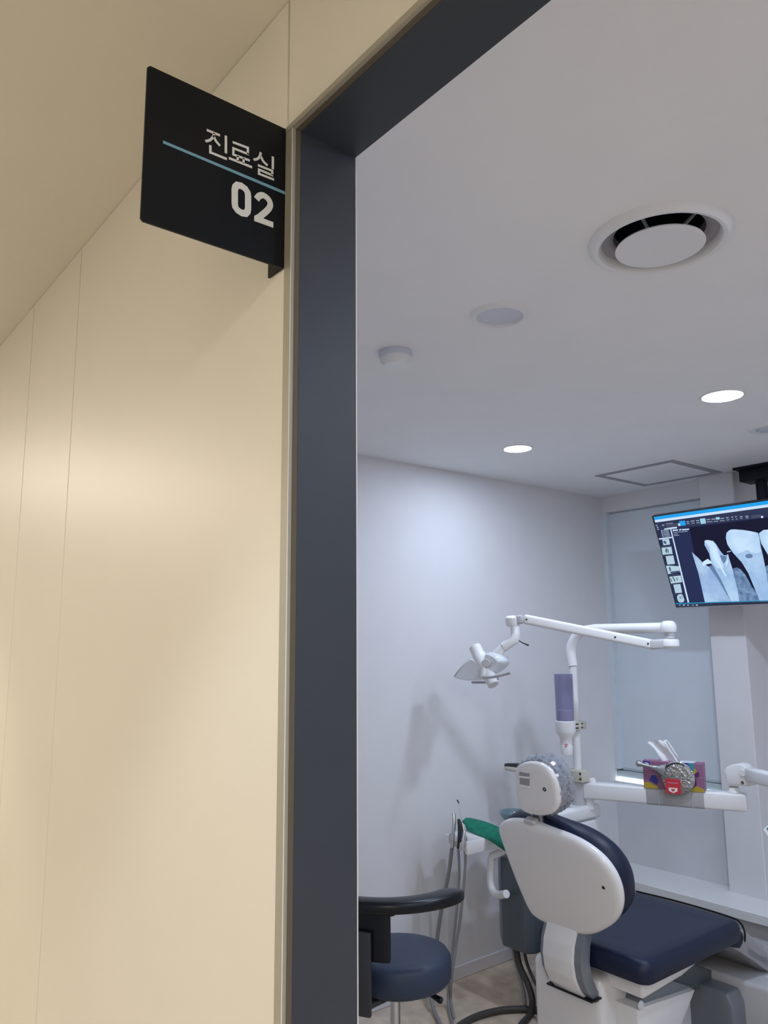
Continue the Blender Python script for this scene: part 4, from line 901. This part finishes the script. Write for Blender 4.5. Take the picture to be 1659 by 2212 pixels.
h_1 = handpiece('chrome suction handpiece leftmost in the tray holders', [(-2.633,2.5,0.787), (-2.626,2.495,0.754), (-2.625,2.487,0.707), (-2.626,2.478,0.646)], [.0075, .0085, .009, .009], M['chrome'])
wpart('collar', lathe(BM(), [(.010, 0), (.013, .004), (.013, .032), (.010, .036)], Vector((-2.631,2.483,0.664)), seg=16), M['ltgrey'], h_1)
h_2 = handpiece('dark grey suction handpiece in the middle tray holder', [(-2.573,2.47,0.777), (-2.562,2.472,0.748), (-2.568,2.474,0.709), (-2.582,2.474,0.655)], [.006, .013, .011, .007], M['dgrey'])
h_3 = handpiece('silver air syringe with a long thin tip in the right tray holder', [(-2.527,2.45,0.771), (-2.517,2.45,0.737), (-2.51,2.45,0.704), (-2.517,2.452,0.66)], [.003, .004, .008, .007], M['chrome'])
b = BM(); tube(b, [(-2.55,2.45,0.852), (-2.54,2.45,0.821), (-2.528,2.45,0.767)], .0022, 8); wpart('nozzle', b, M['chrome'], h_3)
b = BM(); tube(b, [(-2.556,2.45,0.861), (-2.547,2.45,0.849)], .0035, 8); wpart('nozzle_tip', b, M['dgrey'], h_3)
b = BM(); tube(b, smooth_path([(-2.626,2.478,0.646), (-2.67,2.5,0.542), (-2.722,2.52,0.431), (-2.78,2.54,0.306), (-2.793,2.52,0.163), (-2.776,2.48,0.083), (-2.692,2.403,0.04), (-2.638,2.374,0.012), (-2.511,2.3,0.012)], 5), .0085, 12); wpart('hose', b, M['hose'], h_1)
b = BM(); tube(b, smooth_path([(-2.582,2.474,0.655), (-2.585,2.48,0.563), (-2.593,2.48,0.486), (-2.615,2.48,0.351), (-2.636,2.48,0.235), (-2.635,2.46,0.13), (-2.655,2.465,0.05), (-2.625,2.441,0.012), (-2.483,2.334,0.012)], 5), .006, 12); wpart('hose', b, M['hose'], h_2)
b = BM(); tube(b, smooth_path([(-2.517,2.452,0.66), (-2.527,2.46,0.597), (-2.541,2.46,0.502), (-2.562,2.46,0.387), (-2.588,2.46,0.289), (-2.6,2.45,0.197), (-2.628,2.458,0.1), (-2.651,2.477,0.03), (-2.55,2.397,0.014)], 5), .006, 12); wpart('hose', b, M['hose'], h_3)
# green cloth draped over the tray
rows = []
crn = [(-2.645,2.561,0.745), (-2.664,2.638,0.745), (-2.484,2.62,0.74), (-2.426,2.63,0.735)]
near = [(-2.631,2.575,0.712), (-2.554,2.561,0.708), (-2.45,2.545,0.706), (-2.359,2.533,0.706)]
cf = smooth_path(crn, 6); nf = smooth_path(near, 6)
for i in range(9):
    s = i / 8; rowp = []
    for k in range(len(cf)):
        p = cf[k].lerp(nf[k], s); u_ = k / (len(cf) - 1)
        p.z = max(.7035, p.z + .006 * math.sin(s * 3.1) + .002 * math.sin(u_ * 14 + s * 5)); rowp.append(p)
    rows.append(rowp)
edge = []
for k in range(len(nf)):
    u_ = k / (len(nf) - 1); p = nf[k].copy(); p.z -= .003; p.z = max(p.z, .702); edge.append(p)
for dz, dy in ((.010, -.003), (.022 , -.004)):
    rw = []
    for k in range(len(nf)):
        u_ = k / (len(nf) - 1); p = nf[k].copy(); hang = max(0, (u_ - .55) / .45)
        p.z -= dz * (.2 + 1.2 * hang); p.y += dy; p.x += .002
        if hang <= 0: p.z = max(p.z, .702)
        rw.append(p)
    rows.append(rw)
ct = sheet(rows, 'green_cloth', M['cloth'], thing('tmp', 'x', 'y'))
tmp = ct.parent; ct.parent = None; bpy.data.objects.remove(tmp)
sol = ct.modifiers.new('thick', 'SOLIDIFY'); sol.thickness = .006; sol.offset = -1
tag(ct, 'folded green surgical cloth lying on the assistant tray', 'cloth')

# unit hoses and floor cable
b = BM(); tube(b, smooth_path([(-2.509,2.72,0.225), (-2.496,2.72,0.162), (-2.464,2.71,0.109), (-2.437,2.7,0.057), (-2.428,2.69,0.009), (-2.442,2.68,-0.038), (-2.324,2.495,0.012)], 6), .0085, 12); wpart('drain_hose', b, M['hose'], un)
b = BM(); tube(b, smooth_path([(-2.475,2.7,0.239), (-2.457,2.7,0.169), (-2.414,2.7,0.109), (-2.383,2.69,0.059), (-2.386,2.68,0.007), (-2.337,2.573,0.016), (-2.291,2.472,0.014)], 6), .0135, 12); wpart('drain_hose', b, M['dhose'], un)
b = BM(); tube(b, smooth_path([(-2.448,2.72,0.238), (-2.433,2.72,0.18), (-2.382,2.7,0.137), (-2.327,2.68,0.106), (-2.293,2.66,0.07)], 6), .007, 12); wpart('drain_hose', b, M['dhose'], un)
b = BM(); tube(b, smooth_path([(-2.485,2.346,0.013), (-2.499,2.412,0.013), (-2.502,2.495,0.013), (-2.478,2.594,0.013), (-2.425,2.678,0.013), (-2.352,2.739,0.013)], 8), .0135, 12)
hc = obj('floor_cable', b, M['dhose']); tag(hc, 'thick dark grey cable curving over the beige floor to the chair base', 'cable')

# ------------------------------------------------------------------ stool
SX, SY = -2.185, 1.805
t = thing('stool', 'black and navy dentist stool with curved armrest, cut by the door frame', 'stool', (SX, SY, 0))
wpart('seat', lathe(BM(), [(0, .517), (.10, .518), (.145, .517), (.167, .510), (.176, .496), (.178, .47), (.176, .438), (.167, .424), (.15, .418), (0, .418)], (SX, SY, 0), seg=56), M['navy2'], t)
wpart('seat_underside', lathe(BM(), [(.15, .420), (.12, .402), (0, .402)], (SX, SY, 0), seg=40), M['black'], t)
wpart('gas_lift', lathe(BM(), [(.017, .40), (.017, .22), (.026, .215), (.030, .19), (.030, .10), (.0, .10)], (SX - .02, SY - .0, 0), seg=24), M['chrome'], t)
wpart('column_cover', lathe(BM(), [(.024, .245), (.034, .235), (.036, .12), (.045, .10), (0, .10)], (SX - .02, SY, 0), seg=24), M['black'], t)
lv = BM(); L1_ = Vector((-2.133,1.9,0.367)); L2_ = Vector((-2.094,1.91,0.358)); tube(lv, [(SX + .02, SY + .05, .395), L1_, L2_, L2_ + Vector((.006, .003, -.003))], [.006, .007, .011, .007], 12); wpart('height_lever', lv, M['black'], t)
for k in range(5):
    a = math.radians(72 * k + 20); d_ = Vector((math.cos(a), math.sin(a), 0)); c_ = Vector((SX - .02, SY, 0))
    lg = wpart('leg', obox(BM(), c_ + d_ * .03 + Vector((0, 0, .12)), c_ + d_ * .27 + Vector((0, 0, .075)), .036, .026, .006, 2), M['chrome'], t)
    wpart('caster', lathe(BM(), [(0, -.012), (.022, -.012), (.026, -.006), (.026, .006), (.022, .012), (0, .012)], c_ + d_ * .265 + Vector((0, 0, .0262)), (-d_.y, d_.x, 0), 20), M['black'], t, lg)
    wpart('caster_stem', tube(BM(), [c_ + d_ * .265 + Vector((0, 0, .03)), c_ + d_ * .265 + Vector((0, 0, .07))], .006, 8), M['black'], t, lg)
# curved padded armrest
AR = .275; AX, AY = SX - .022, SY - .045; prof2 = []
b = BM(); n = 40; rings = []
for i in range(n + 1):
    s = i / n; a = math.radians(-165 + 188 * s); c_ = Vector((AX + AR * math.cos(a), AY + AR * math.sin(a), .736 + .006 * math.sin(s * 3)))
    rad = Vector((math.cos(a), math.sin(a), 0)); e_ = 1.0
    if i < 3: e_ = [.55, .8, .95][i]
    if i > n - 3: e_ = [.95, .8, .5][i - (n - 2)]
    wd = (.030 + .013 * s ** 2) * e_; ht = (.021 - .001 * s) * e_
    rg = []
    for k in range(16):
        th = 2 * math.pi * k / 16; cc = math.copysign(abs(math.cos(th)) ** .6, math.cos(th)); ss = math.copysign(abs(math.sin(th)) ** .6, math.sin(th))
        rg.append(b.verts.new(c_ + rad * wd * cc + Vector((0, 0, ht * ss))))
    rings.append(rg)
for r1, r2 in zip(rings, rings[1:]):
    for k in range(16): b.faces.new((r1[k], r1[(k + 1) % 16], r2[(k + 1) % 16], r2[k]))
b.faces.new(rings[0]); b.faces.new(rings[-1])
wpart('armrest', b, M['black'], t, ang=50)
def arcblock(name, a0, a1, r0, r1, z0, z1, m, bev=.008):
    pts = []
    n_ = 8
    for k in range(n_ + 1):
        a = math.radians(a0 + (a1 - a0) * k / n_); pts.append((SX + r1 * math.cos(a), SY + r1 * math.sin(a)))
    for k in range(n_ + 1):
        a = math.radians(a1 + (a0 - a1) * k / n_); pts.append((SX + r0 * math.cos(a), SY + r0 * math.sin(a)))
    return wpart(name, prism(BM(), pts, z1 - z0, (0, 0, z0), (1, 0, 0), (0, 1, 0), (0, 0, 1), bev, 2), m, t)
arcblock('armrest_support', -108, -45, .236, .268, .568, .730, M['black'])
arcblock('armrest_mount', -104, -41, .238, .266, .700, .735, M['black'], .012)
arcblock('bracket', -100, -57, .270, .287, .420, .660, M['dgrey'], .005)
ab = BM(); a = math.radians(-83); d_ = Vector((math.cos(a), math.sin(a), 0))
obox(ab, Vector((SX, SY, .405)) + d_ * .02, Vector((SX, SY, .404)) + d_ * .286, .09, .018, .004)
wpart('bracket_arm', ab, M['dgrey'], t)
bpy.context.view_layer.update()
